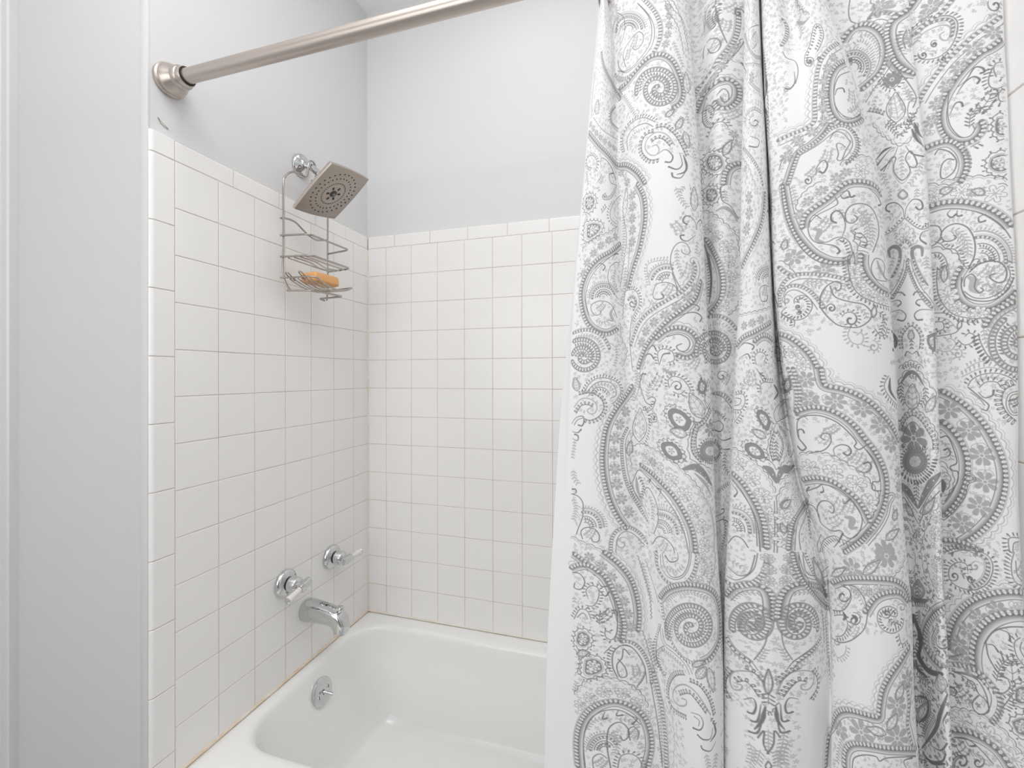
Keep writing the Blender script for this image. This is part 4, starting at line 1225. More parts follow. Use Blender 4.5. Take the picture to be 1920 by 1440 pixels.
GEN('D', '''
B 40,0 60,120 90,260 140,380 200,460 280,540 380,590 470,605 540,595|sd=-1,sc=0
L 20,20 40,200 100,370 190,515 300,600 420,628 540,612
VN 100,10 130,120 110,160
S 140,200 160,120 230,40 330,-20|per=8
FW 150,260 195,160 260,110 340,45 430,0|r=5.5,per=18
B 200,340 215,255 290,190 380,130 450,70 520,10 600,-10 700,0 770,40 805,110|sd=1,sc=0
L 240,300 300,240 400,190 460,150 440,100
L 330,270 280,240 240,280 228,350 250,420 300,455 380,450 440,420 500,410
H 500,400 520,320 500,245 460,205 415,230 410,280 445,300
SP 340 320 60 16
VN 310,280 380,300 440,340
T 270,350 320,365 295,430 345,450|w=5,tone=MD
L 735,530 780,400 772,280 720,180 640,150 560,170 520,230 530,290 575,302 615,268 590,240|w=1.4
VN 560,220 640,210 710,290 735,400 710,480|size=4
SP 640 270 50 18
VN 640,250 690,340 690,420|size=4
H 480,70 540,50 560,100 590,90
H 480,80 500,110 540,100
H 700,30 760,80 800,150 780,165
FR 560,360 600,380 590,420 640,440 630,480 690,500|sd=1
S 560,370 580,450 620,530 700,540|per=12,amp=3
L 640,380 690,440 670,490
FR 450,440 500,420 550,450 575,530 590,600 610,640|sd=-1
LF 575 590 120 40 82
VN 470,190 490,230
H 300,460 430,480 475,520 460,540
B 665,550 660,630 690,710 745,775 805,825 865,855|sd=-1,sc=0
FO 585,640 600,740 640,820 730,880 840,905|r=7,per=20
FR 540,560 545,680 580,800 640,870 740,920 862,960|sd=-1
L 840,760 760,740 722,660 750,585 800,590 830,640 820,720 850,745
T 770,600 800,680 850,760|w=4,tone=MD
FL 120 570 9
FL 350 670 9
VN 40,450 80,520 60,580
LF 45 470 90 50 70
VN 200,630 250,660
S 0,600 60,630 110,690 190,705|per=8
P 0,650 50,690 110,720|sd=1
B 10,860 60,765 140,722 250,715 380,727 540,760|sd=1,sc=0,gr=0,k=.8
VN 170,780 260,780 330,800|size=3.6
VN 200,750 300,760 380,760
VN 420,800 480,860 560,890
VN 540,780 500,830
B 25,950 20,865 70,815 140,805 220,840 285,905 330,970|sd=1,sc=0,gr=0,k=.75
CU 60 905 48 20 1.2 1 |tone=MD
FR 20,1010 100,1060 200,1045 258,970 245,900 185,868 125,890 120,930|sd=1
CU 150 960 26 0 1.3 -1
CU 160 1000 22 180 1.3 1
L 60,960 20,1000 30,1030
FR 20,1010 70,1040 120,1060 120,1110|sd=-1
L 320,965 328,870 375,795 445,760 485,778 480,820 452,830 440,806|w=1.4
L 400,795 440,880 560,920 660,940 722,1000 712,1060 640,1112 560,1120 460,1100 380,1035 325,965|w=1.4
CU 410 970 42 200 1.3 -1 
CU 560 1060 70 160 1.2 -1 |fr=1
VN 600,960 670,1000 690,1050
SP 350 880 70 14
FR 560,1120 540,1180 575,1240 640,1250 662,1200 640,1160 610,1180|sd=-1,tone=MD
CU 740 1270 48 100 1.2 -1 |fr=1,tone=MD
LF 745 995 100 45 80 |sprig=0,dark=1
VN 780,1000 830,1050 800,1170|size=4.5,tone=DK
FR 750,1130 790,1180 830,1180 850,1120|sd=-1
B 0,1180 80,1210 160,1270 230,1340 285,1440|sd=1,sc=2
FO 80,1290 150,1360 200,1430|r=7
LF 970 80 80 80 90 |sprig=0,dark=1
VN 870,40 870,130
VN 1080,30 1075,100
H 980,260 968,190 912,145 850,160 838,200 866,215
H 985,260 1000,180 1050,120 1110,130 1125,180 1098,200 1072,180
VN 1060,230 1110,270|size=4
VN 900,220 860,270|size=4
FR 985,265 930,320 880,370 835,395|sd=-1,ln=2.4
FR 985,265 1050,320 1110,352 1165,340 1168,300|sd=1,ln=2.4
FL 990 420 12 .45 9 .1 |o=1
P 940,500 990,440 1040,500|sd=1,r=1.2
FR 930,510 960,440 1020,440 1050,510|sd=1,tone=MD
VN 900,350 920,420
VN 1050,360 1060,420
H 1170,360 1120,380 1105,430 1150,465
T 870,570 860,520 895,490 940,505 950,580 920,660 880,730|w=5,tone=.7
P 945,570 930,650 890,720|sd=1,r=1.2
T 1120,560 1118,500 1072,490 1042,530 1062,620 1112,720 1165,790|w=5,tone=.7
P 1050,580 1080,670 1130,760|sd=1,r=1.2
VN 900,560 880,640
VN 1150,560 1160,660
B 1000,590 985,680 945,780 875,885|sd=1,sc=0,gr=0,k=.7
B 1012,600 1050,720 1110,840 1205,955|sd=-1,sc=0,gr=0,k=.7
L 1002,630 975,720 900,860
L 1010,640 1080,800 1190,930
VN 975,650 930,760
VN 1045,660 1130,800
H 880,920 935,908 958,932 930,955
H 1150,908 1095,903 1072,930 1100,950
H 878,865 950,845 985,868
H 1140,850 1075,842 1055,865
H 880,1000 950,985 995,1025 975,1068 930,1060
H 1205,985 1110,982 1062,1018 1078,1060 1122,1060
OV 975,1290 965,1200 1000,1140 1035,1110 1075,1140 1105,1200 1098,1290|sd=1,ln=4
LF 1035 1180 80 55 90
VN 1035,1210 1040,1290|tone=DK
H 1040,1330 1005,1308 988,1340
H 1045,1330 1080,1308 1095,1340
T 885,1150 915,1210 918,1260 892,1300|w=4
SC 1235,1130 1165,1160 1150,1230 1190,1310 1235,1340
VN 870,1400 950,1380
VN 1100,1390 1180,1380
S 940,1440 1040,1385 1130,1440|per=8
VN 960,1440 1040,1410 1100,1440|tone=DK
FL 1215 100 8 .5 6 .1 |o=1
FL 1430 65 9 .5 6 .1 |o=1
FL 1690 75 9 .5 6 .3 |o=1
LF 1310 50 110 60 20
LF 1560 60 110 60 170
VN 1480,90 1540,80
S2 1170,0 1300,15 1420,-10|sd=1
S 1720,0 1800,20 1850,60|per=8
B 1185,190 1280,163 1400,155 1520,170 1640,210 1750,280 1850,385|sd=1,sc=0,k=1.15
L 1190,225 1300,195 1450,198 1600,235 1720,305 1790,385 1845,480|w=1.3
VN 1790,110 1830,180|size=4
H 1345,200 1318,235 1350,262 1382,238
H 1395,205 1395,250 1430,245
H 1620,235 1565,258 1570,298 1612,288
L 1185,325 1250,332 1272,390 1245,450 1190,490|w=1.4
L 1480,665 1530,560 1530,440 1480,345 1400,310 1320,330 1268,390 1288,440 1340,446 1388,420 1370,398|w=1.5
VN 1330,370 1400,370 1470,450 1480,560|size=4.4
VN 1360,400 1430,440 1440,540|size=4.4
VN 1190,300 1290,290 1440,280 1550,320|size=3,tone=LT
FAN 1590 600 235 105 -5
FR 1220,450 1270,470 1300,500 1370,510 1400,540 1420,600 1470,660|sd=1
S 1200,500 1300,520 1380,560 1440,650|per=12,amp=3
L 1500,630 1530,590 1570,590 1545,630 1500,650
L 1490,690 1560,630 1660,603 1740,620 1782,680 1770,750 1722,772 1670,750 1650,720 1690,700|w=1.6
OV 1500,680 1580,620 1680,590|sd=1,ln=2.2
SP 1700 680 50 17
SP 1610 690 60 13
VN 1540,740 1600,790 1650,780
SP 1700 800 20 20
FL 1690 820 5
T 1490,730 1530,760 1515,820 1570,850|w=8,tone=.45
L 1450,800 1455,740 1500,705 1540,735 1530,805 1565,852 1600,830 1580,812|w=1.4
L 1430,730 1430,820 1470,885 1540,912 1640,915 1730,880 1800,810 1850,700 1855,635 1790,600|w=1.5
L 1450,840 1530,890 1640,890 1720,850
FR 1790,640 1810,720 1760,820 1690,880|sd=1,ln=2.6
B 1440,660 1395,740 1385,830 1420,910 1490,960 1580,975 1680,960 1760,910 1830,850 1865,800|sd=-1,sc=0,k=1.1
FO 1290,850 1350,930 1430,990 1520,1010 1610,1000|r=7,per=21
FL 1320 875 10 .55 7 .3 |o=1
FR 1240,650 1235,760 1250,870 1300,960 1370,1020 1460,1045 1560,1052 1640,1040|sd=-1,ln=4
FR 1190,540 1265,540 1310,600 1310,660 1250,690|sd=-1,ln=4
LF 1295 700 140 55 85
L 1220,1010 1300,1010 1380,1050 1412,1110 1385,1160 1300,1182 1225,1190
L 1220,1040 1320,1060 1390,1130|tone=MD
FR 1230,1080 1280,1080 1290,1130 1240,1150|sd=1
VN 1300,1070 1350,1120
LF 1415 1100 80 35 70 |sprig=0,dark=1
VN 1450,1080 1540,1080|size=4,tone=DK
FR 1400,1220 1450,1258 1510,1240 1532,1190 1490,1165 1458,1190|sd=-1
FR 1560,1170 1580,1240 1620,1320 1670,1380|sd=-1,ln=5,w=2.4
VN 1600,1130 1620,1230 1680,1330
FR 1235,1290 1300,1312 1360,1290 1382,1240 1340,1208 1310,1225|sd=-1,tone=MD
CU 1400 1330 42 100 1.2 -1 |fr=1,tone=MD
SPI 1885 1260 235 120 2.2 1
B 1630,1120 1680,1040 1750,985 1860,930|sd=1,sc=0
VN 1640,1200 1680,1100 1760,1030 1850,980|size=4
FR 1470,1440 1560,1395 1660,1380 1760,1410|sd=1,tone=MD
''')
GEN('E', '''
LF 250 120 110 60 100
FR 310,190 360,110 430,72 520,80 582,120 598,190 560,250 530,275|sd=1
L 330,190 380,130 440,100 520,110 560,160 560,210 520,230
VN 370,160 440,120 520,140 548,190
FR 350,210 400,150 470,150 510,190|sd=-1
OV 270,205 360,190 440,230 466,300 430,370 360,402 320,390|sd=1
L 235,300 290,235 370,240 412,290 400,342 358,352 338,322 368,302|w=1.6,tone=MD
OV 250,350 290,290 340,280 380,300|sd=1,ln=3
H 215,430 250,382 300,370 312,405 298,445 270,440
L 235,440 260,400 300,385
H 220,490 262,500 288,475
H 222,545 260,562 266,525 240,512
VN 240,560 230,640 222,700
VN 230,790 235,850 265,900|size=4.4
H 215,980 250,970 246,942 222,942
L 215,978 270,1000 305,1060 300,1160 270,1240 252,1295|w=1.4
VN 225,1010 250,1090 230,1180|size=3.6
FAN 320 1240 150 100 0
L 300,1330 288,1270 335,1240 400,1258 432,1310 420,1352 382,1352 370,1325|w=1.4
SP 350 1290 60 13
S2 205,1310 300,1360 400,1400 460,1440|sd=1
B 700,140 640,230 560,340 500,460 475,600 470,750 490,900 530,1040 590,1160 655,1245|sd=-1,sc=2
FW 650,310 595,430 552,560 545,680 555,790 565,890 600,1000 640,1090 720,1190|r=7,per=23
B 660,470 622,560 622,700 645,850 690,970 760,1080 810,1180|sd=-1,sc=0,gr=0,k=.75
S 690,500 660,620 680,760|per=7
VN 715,0 718,120 690,250
VN 730,20 740,150
S 745,0 740,140 700,250|per=7
LF 748 440 270 110 88
FR 770,290 808,380 806,480 775,580|sd=1,line=0
L 775,30 750,110 770,200 802,268 850,280 872,240 840,220 810,240|w=1.4
H 762,90 762,45 795,42
VN 810,230 820,140 870,90|size=4
SP 865 110 60 22 |tone=.7
FR 870,250 855,300 820,330 770,322|sd=-1
FR 820,360 870,350 880,410 820,420|sd=-1,ln=4
S 680,620 760,590 830,620|per=8
LF 670 620 120 50 80
VN 920,0 970,25 1010,45|size=4
T 930,0 980,30 1040,20|w=4,tone=MD
FR 980,150 970,90 1010,60 1080,80 1130,140 1145,180|sd=1
CU 1040 140 50 180 1.2 -1
FR 1010,180 1060,200 1100,170|sd=-1
SC 1225,50 1195,120 1200,200 1260,220 1290,120
SC 1200,420 1110,320 990,270 930,320 960,420 1040,510 1150,520
SC 1120,730 1100,640 1010,550 900,550 880,600 930,690 1020,745
LF 1190 290 230 110 118
LF 1050 500 140 75 160
LF 1285 200 240 60 90
S 1300,262 1240,350 1225,400 1160,430 1130,520 1115,620 1150,720 1250,765 1312,800|per=14,amp=2
L 1310,330 1265,420 1210,470 1188,560 1200,650 1260,720 1315,745|w=1.2
OV 1300,300 1245,400 1180,450 1150,560 1160,660 1230,740|sd=1,ln=3.4
FLB 1300 645 100
FL 1300 470 10 .62 7
VN 1305,380 1303,440|tone=DK
T 1095,785 1180,770 1255,825 1310,910|w=9,tone=.7
FL 1180 790 3 .05 5
FL 1225 815 3 .05 5
FL 1265 850 3 .05 5
T 1180,820 1260,900 1310,1000|w=4,tone=MD
S2 790,600 880,650 990,720 1100,820 1200,930 1275,1060|sd=1
FO 780,680 870,760 950,830 1050,930 1120,1020 1180,1130 1230,1220 1255,1330 1260,1420|r=8,per=25
B 750,760 830,820 920,910 1010,1010 1080,1120 1140,1250 1165,1360 1170,1440|sd=1,sc=0
L 695,880 735,795 790,830 880,930 970,1040 1045,1160 1100,1300 1130,1440|w=1.3
VN 640,660 680,640 740,660 800,680
FL 850 730 6
FR 690,880 705,960 770,1080|sd=-1
VN 740,840 780,920 760,1010|tone=DK
T 720,850 735,960 770,1040|w=4,tone=MD
H 800,885 835,862 822,888
H 895,1000 915,950 885,935
L 858,1290 892,1190 880,1060 832,950 800,930 788,962 802,1000|w=1.4
VN 820,990 850,1080 850,1180|size=3.6
FAN 890 1290 190 90 0
FR 860,1090 960,1090 1030,1170 1050,1270|sd=1,tone=MD,line=0
L 850,1370 890,1315 950,1330 1005,1390 1020,1440|w=1.4
SP 925 1390 60 15
B 535,1440 545,1330 590,1270 660,1252 730,1290 800,1370|sd=1,sc=0,gr=0,k=.8
CU 610 1370 60 20 1.2 1 |tone=MD
VN 740,1320 770,1400
VN 1270,850 1285,930|tone=MD
S 1200,780 1280,870 1320,960|per=7
LD 1300,1080 1330,1260 1330,1440
L 1330,200 1400,225 1470,310|w=1.4
CU 1390 60 50 0 1.2 1
SP 1420 90 60 12
P 1330,195 1400,200 1460,260|sd=1
H 1320,425 1372,410 1402,450 1380,492 1340,482
H 1355,530 1400,562 1460,545
H 1380,600 1400,632 1450,630
VN 1330,330 1370,350 1420,400|tone=DK
VN 1420,660 1410,760 1440,820|tone=DK,size=4
VN 1350,970 1400,930 1440,900|tone=DK,size=4
H 1340,1160 1400,1130 1410,1100 1390,1100
VN 1400,1150 1420,1260 1390,1420|tone=DK,size=4
H 1350,1200 1400,1180 1440,1200
SP 1580 100 60 24
SP 1620 90 100 18
VN 1540,200 1560,120 1600,100
FR 1480,320 1540,320 1572,260 1555,200 1500,205|sd=-1
L 1490,290 1530,280 1540,240 1500,230
FR 1490,420 1540,350|sd=-1,ln=4.6
FR 1680,30 1720,100 1790,110|sd=1,ln=4
H 1660,0 1690,40 1720,60
FR 1700,190 1690,130 1740,100|sd=1
T 1800,130 1830,190 1800,240|w=5
SC 1800,430 1750,330 1660,290 1640,350 1690,450 1760,530
SC 1760,720 1740,640 1650,560 1550,560 1540,620 1600,700 1690,735
LF 1850 330 190 90 70
LF 1680 510 130 60 150
S 1810,430 1770,500 1750,560 1738,640 1760,720 1812,790|per=14,amp=2
S 1815,430 1870,480 1905,560 1900,640 1870,720 1815,790|per=14,amp=2
OV 1800,480 1770,570 1765,650 1790,730|sd=1,ln=3
OV 1825,480 1870,570 1870,650 1840,730|sd=-1,ln=3
VN 1815,560 1815,720|tone=DK,size=4
T 1720,770 1770,800 1815,890|w=8,tone=.7
T 1910,770 1860,800 1820,890|w=8,tone=.7
FL 1790 830 3 .05 5
FL 1840 830 3 .05 5
S2 1480,620 1570,680 1670,760 1750,850 1805,970|sd=1
FO 1500,720 1590,820 1660,920 1710,1000 1750,1160 1775,1320|r=8,per=24
B 1470,830 1540,900 1600,990 1660,1100 1700,1230 1715,1400|sd=1,sc=0
L 1470,870 1540,960 1620,1090 1670,1230 1690,1430|w=1.3
H 1480,920 1512,965 1490,1000
FAN 1465 1270 180 85 -5
FR 1470,1090 1560,1090 1640,1170|sd=1,tone=MD,line=0
L 1440,1365 1490,1312 1550,1335 1595,1400|w=1.4
S2 1920,900 1860,950 1822,1040|sd=-1
FL 1880 1150 9 .5 6 .2 |o=1
FL 1870 1340 9 .5 6 .5 |o=1
LF 1880 1060 90 50 50
LF 1870 1250 90 50 120
LD 1810,1040 1815,1250 1810,1440
''')
GEN('F', '''
SC 90,40 40,80 20,170 60,220 110,150
LF 45 320 170 80 70
T 0,780 50,800 120,760|w=8,tone=.7
VN 0,450 60,540 80,680|tone=DK
S 20,420 90,520 110,640 60,740|per=12,amp=2
S2 0,900 60,850 150,790|sd=1
FL 130 1010 10 .5 6 .2 |o=1
FL 40 1170 9 .5 6 .4 |o=1
FL 40 1340 9 .5 6 .1 |o=1
LF 60 1060 100 50 45
LF 90 1260 90 50 120
P 70,0 115,100 140,220 130,340|sd=-1
P 110,0 150,110 170,230 140,360|sd=1
VN 20,100 60,180|tone=DK
B 310,0 330,110 365,150 480,172 600,215 720,290 820,390 890,480 935,580|sd=1,sc=2
FW 205,45 240,245 340,245 480,265 620,300 740,375 815,480 880,600 925,700|r=9,per=27
FW 930,780 940,900 925,1010|r=6
B 140,350 250,318 360,330 480,380 580,460 650,550 725,640 790,750 828,870 825,1000 790,1120 720,1240 610,1350 500,1425|sd=1,sc=0
L 140,400 215,370 330,372 450,420 545,500 605,575 590,612 630,635 685,600|w=1.5
L 685,640 745,720 785,830 785,885 735,890 735,950 800,960|w=1.5
H 225,400 190,375 145,420 150,530 192,590 212,622 180,642 150,612
H 158,540 152,482 185,480 196,502
L 240,662 350,640 405,580 398,520 350,508 328,540 362,560|w=1.4
SP 340 540 60 17
SP 400 480 40 12
H 440,685 428,630 480,598 540,608 566,650 540,682 506,664
SP 490 690 40 20
SP 590 700 60 14
H 610,808 690,812 724,772 702,735 664,745
SP 660 770 60 15
S2 160,672 300,660 420,690 540,758 650,830 730,920 772,1010 745,1110 710,1175|sd=1
FO 205,770 300,780 400,805 510,845 610,905 680,1000 715,1100|r=8.5,per=25
B 190,885 290,870 400,892 510,960 600,1030 665,1125 705,1210|sd=1,sc=0
L 215,960 300,930 345,908 450,940 560,1022 632,1120 652,1200 622,1290 560,1332 500,1300|w=1.4
H 240,1000 215,960 235,930
H 340,920 350,960 330,970
H 500,1020 510,1060 560,1020
L 310,1160 300,1090 330,1040 390,1042 432,1090 420,1132 388,1112|w=1.4
L 215,1055 270,1080 310,1140 330,1210 410,1270 480,1268 505,1300|w=1.4
SP 450 1080 60 18
SP 420 1190 40 18
SP 540 1080 70 14
T 520,1165 575,1180 560,1245 612,1245|w=6,tone=MD
B 230,1040 150,1150 110,1260 92,1420|sd=-1,sc=0,gr=1,k=.8
VN 240,1110 235,1230 250,1330|tone=DK,size=3.4
L 230,1060 200,1180 160,1290 170,1420
FR 320,1440 350,1345 430,1310 500,1342 600,1355 700,1250|sd=-1,ln=4.4
H 430,1400 470,1350 500,1290
L 330,1300 300,1380 310,1440
LD 810,1010 890,980 900,1010 870,1060 850,1150 790,1260 690,1380|gap=3
FL 830 1430 11
LF 890 1300 140 60 40
LF 910 1150 90 40 80
FR 860,60 825,130 850,200 925,290|sd=-1,ln=4
T 870,80 870,170 920,250|w=4
S 945,220 960,80 1045,8 1120,60 1180,150 1235,215|per=14,amp=3
T 960,110 1000,50 1045,30 1090,60 1130,130|w=5,tone=.75
VN 965,100 955,200 985,280|tone=DK,size=4.4
VN 1140,140 1150,220 1110,290|tone=DK,size=4.4
VN 1015,70 1045,60 1080,75|tone=DK,size=4
LF 1045 225 210 115 90
SP 1045 225 90 22 |bend=0
LF 1190 280 150 70 60
S2 950,490 980,385 1052,318 1130,370 1200,455 1242,560 1232,670|sd=1
OV 960,490 990,410 1050,370 1110,412 1155,480 1200,560 1205,640|sd=1,ln=4.6
L 970,530 1000,460 1050,418 1100,465 1130,530|w=1.2
FL 1055 548 17 .62 7 .2
VN 1055,440 1055,500|tone=DK,size=4.4
FLB 1065 730 120 
FR 970,800 1030,860 1100,860 1170,790 1200,700|sd=-1,line=0,ln=5,w=2.6
VN 1075,860 1078,1030|tone=DK,size=5
CU 975 610 22 0 1.2 1
CU 1140 620 24 0 1.2 -1
T 960,900 1020,975 1085,1090|w=9,tone=.72
T 1265,825 1180,915 1095,1085|w=9,tone=.72
FL 1000 950 3.4 .05 5
FL 1035 1005 3.4 .05 5
FL 1060 1050 3.4 .05 5
FL 1210 880 3.4 .05 5
FL 1165 935 3.4 .05 5
FL 1125 1000 3.4 .05 5
L 965,940 1020,1040 1085,1130
L 1270,880 1190,970 1100,1130
L 980,1010 1030,1100 1090,1215|w=1.4
L 1260,960 1170,1060 1100,1215|w=1.4
LF 1175 1080 170 60 55 |dark=1
LF 1020 1110 120 40 120 |dark=1
S 990,1220 1030,1300 1085,1410|per=11
S 1250,1060 1165,1200 1122,1330 1100,1440|per=11
S 1010,1200 1060,1300 1090,1360|per=11
FL 1085 1290 5 .62 7
FL 1080 1350 2.4 .6 5
FO 1235,1130 1225,1270 1215,1400|r=7
B 1262,190 1360,240 1480,330 1590,450 1670,580 1730,720 1752,860 1732,1000 1680,1130 1580,1250 1460,1340 1380,1385|sd=1,sc=2,k=1.1
FW 1290,285 1370,360 1440,430 1540,570 1605,740 1615,870 1600,1010 1550,1110 1440,1210 1320,1290|r=10.5,per=31
B 1265,430 1330,480 1400,570 1445,680 1455,800 1432,920 1380,1030 1290,1135|sd=1,sc=0,k=1.25
LD 1440,880 1480,830 1525,850 1530,880 1475,900 1450,1000 1370,1110 1285,1185|gap=2.4
L 1265,545 1320,535 1370,640 1392,740 1340,770 1362,802 1400,812 1392,900 1300,1040|w=1.5
H 1270,700 1325,690 1342,655 1320,630 1295,640
VN 1270,600 1310,590 1350,720|size=3.4
S 1265,720 1320,780 1362,850 1350,930 1295,1000|per=10
S 1265,760 1310,810 1335,870 1310,950|per=10
VN 1280,800 1310,860 1295,930
T 1270,860 1290,920 1270,1000|w=5
FR 1430,70 1560,10 1660,-5 1780,30 1870,90|sd=1,tone=MD,ln=5
FR 1480,140 1510,90 1590,50 1700,40 1800,70 1860,110|sd=1
VN 1530,110 1600,75 1700,70 1790,110
FR 1570,150 1620,110 1700,110 1740,150|sd=1,ln=4
H 1560,190 1610,232 1670,215 1680,175
L 1480,150 1540,200 1600,250 1642,290 1625,332 1590,320|w=1.4
L 1500,190 1570,240 1610,290|w=1
OV 1850,130 1770,170 1745,260 1785,350 1860,415|sd=-1,ln=5
LD 1880,190 1810,210 1790,290 1830,360 1885,350|gap=3
SP 1850 260 30 12 |tone=DK
B 1290,1360 1400,1368 1500,1405 1570,1440|sd=1,sc=0
FR 1300,1440 1380,1410 1470,1430|sd=1
FR 1880,1330 1800,1335 1805,1440|sd=-1,ln=4
L 1830,1440 1840,1370 1890,1360
''')
GEN('G', '''
B 460,0 560,80 640,180 680,300 695,420 685,520|sd=1,sc=2
FW 350,10 480,110 565,230 610,340 640,450 655,560|r=5.5,per=19
B 262,10 380,100 470,170 530,280 572,400 592,500 572,590|sd=1,sc=0
B 255,110 315,88 380,100 430,140|sd=1,sc=1
L 262,130 310,140 342,195 315,242 272,232 275,200|w=1.5
FR 350,350 400,352 432,300 432,240 390,218 350,248 360,292|sd=-1
H 430,190 455,225 492,222
H 440,250 478,290 502,262
L 470,180 530,300 555,420
H 560,470 555,390 525,385
VN 440,480 445,410 490,400|tone=DK,size=4
SP 460 420 50 19 |tone=.8
FR 560,450 552,540 520,580 482,560 478,520 515,535|sd=1
FR 270,440 310,375 360,390 382,440|sd=1
L 290,430 330,400 360,440
VN 270,290 275,330
SC 290,520 340,510 385,560 372,620 320,642 275,600
SC 330,700 400,688 462,720 475,790 400,830 325,820
LF 330 670 80 50 10
S 270,640 300,720 280,800|per=7
FR 470,670 520,620|sd=-1,ln=4
B 590,600 660,612 725,680 765,780 775,870|sd=1,sc=0,gr=0,k=.8
L 560,830 528,760 530,670 580,620 640,622 700,680 745,780 725,850 690,890|w=1.4
FR 540,800 520,720 535,650|sd=1,line=0
L 640,680 600,640 590,700 555,750 575,825 620,822 610,765 565,710|w=1.4
SP 690 830 60 16
SP 680 790 100 12
VN 640,880 720,920
VN 270,930 290,860
S2 275,945 340,870 430,830 530,842 640,880 720,950 760,1030|sd=1
FO 300,1030 420,945 540,922 640,960 712,1030 755,1110|r=6.5,per=20
B 310,1430 300,1300 312,1180 360,1082 440,1022 540,1000 640,1030 720,1090 762,1180 775,1300 745,1440|sd=1,sc=0
L 345,1430 332,1260 362,1132 440,1062 550,1046 640,1080 712,1145|w=1.3
H 475,1060 458,1108 488,1102
H 565,1050 552,1085 592,1082
H 640,1085 690,1105 660,1142
VN 350,1180 400,1120 480,1100
VN 560,1110 640,1120 700,1170
FAN 470 1320 115 175 30
L 515,1440 490,1290 500,1175 560,1130 612,1150 640,1210 600,1252 578,1222|w=1.4
VN 530,1180 560,1260 540,1340|size=3.6
L 645,1250 630,1185 668,1160 702,1200 692,1245|w=1.3
SP 660 1210 60 10
L 400,1440 395,1370 440,1340 490,1370
SP 440 1400 60 12
FR 560,1440 580,1360 640,1340 700,1370 730,1440|sd=1
VN 700,1260 740,1330
S 690,20 730,150 770,300 780,440|per=6
VN 720,60 760,200 790,330
S 745,60 800,220 830,330|per=6
VN 770,560 800,700 810,800
VN 800,880 840,1000 850,1150 860,1400
S 720,520 770,680 820,880 850,1000|per=6
S 860,980 890,1150 900,1430|per=6
L 780,860 830,1150 860,1430
P 800,800 850,1000 880,1200 885,1430|sd=1
S 910,1050 935,1200 930,1430|per=8,tone=MD
B 830,0 835,90 880,170 950,205 1020,180 1065,100 1078,0|sd=-1,sc=0,gr=0
L 860,0 870,80 920,160 990,150 1030,80 1040,0
H 960,0 960,50 910,60 880,20
VN 880,90 940,130 1000,90
FO 1110,20 1150,100 1100,190 1040,215|r=6.5,per=18
VN 1180,50 1190,150 1150,220
S 1210,10 1200,130 1160,230|per=8
SPI 1050 500 170 205 2.4 -1
B 850,310 900,252 1000,225 1120,236 1205,280 1238,400 1235,580 1180,690 1120,725|sd=1,sc=0
FR 860,330 880,450 920,580 985,680 1065,730|sd=-1,ln=3
VN 880,330 950,270 1060,265 1160,310|size=3.6
FR 850,480 820,600 822,700 870,820|sd=-1,ln=2.6
LD 850,500 870,600 940,660 1010,730 1050,810|gap=5
FR 870,620 820,660 830,740 880,830|sd=1
VN 850,640 920,690 1000,760|size=3
OV 1010,815 950,820 910,880 905,970 940,1040 1020,1085|sd=-1,ln=4
L 1180,1080 1090,940 1010,880 945,900 930,965 965,1015 1012,1018 1020,985 988,970|w=2,tone=MD
OV 975,950 1040,940 1095,1000 1150,1075|sd=1,ln=3.6
OV 1040,860 1110,895 1170,985 1200,1090|sd=1,ln=3.4
H 1050,1065 1110,1088 1132,1140 1110,1182 1065,1168
L 1070,1090 1105,1120 1100,1155
H 1195,1170 1180,1240 1130,1245 1095,1215
H 1215,1260 1180,1322 1130,1312 1118,1290
T 1200,1130 1215,1200 1180,1260|w=3
LF 1120 800 100 70 50
LF 1185 850 170 50 -80
LF 1100 740 90 40 20
VN 1150,1340 1170,1430|size=4.4
VN 1220,1330 1210,1430|size=4.4
VN 1180,1100 1215,1150|tone=DK
VN 1250,120 1245,300 1250,400|tone=DK,size=4
VN 1255,480 1255,620 1265,740|tone=DK,size=4
''')
GEN('H', '''
VN 110,1180 90,1300 60,1430|size=4
''')
# lower middle fold, mirror-symmetric about its own axis
def AXY(y): return 1453.-(y-1165)*.055
def SYM(txt):
    """motifs given in photo px on the left of the axis; drawn there and mirrored"""
    for m in (0, 1):
        ORG['Z'] = (0, 0, 1.) ; out = []
        for ln in txt.strip().split('\n'):
            f, _, rest = ln.strip().partition(' '); pts, _, kw = rest.partition('|')
            if f in ('SP', 'FL', 'LF', 'FAN', 'SPI', 'CU', 'FLB'):
                v = [float(q) for q in pts.split()]
                if m:
                    v[0] = 2*AXY(v[1])-v[0]
                    if f == 'SPI': v[3] = 180-v[3]; v[5] = -v[5]
                    if f == 'LF': v[4] = 180-v[4]
                    if f == 'SP' and len(v) > 2: v[2] = 180-v[2]
                pts = ' '.join(map(str, v))
            elif m:
                p = rd(pts.strip()); p[:, 0] = 2*AXY(p[:, 1])-p[:, 0]; p = p if f in ('H', 'T', 'L', 'VN', 'FW', 'FO') else p[::-1]
                pts = ' '.join('%.2f,%.2f' % (x, y) for x, y in p)
            out.append(f+' '+pts+('|'+kw if kw else ''))
        GEN('Z', '\n'.join(out))
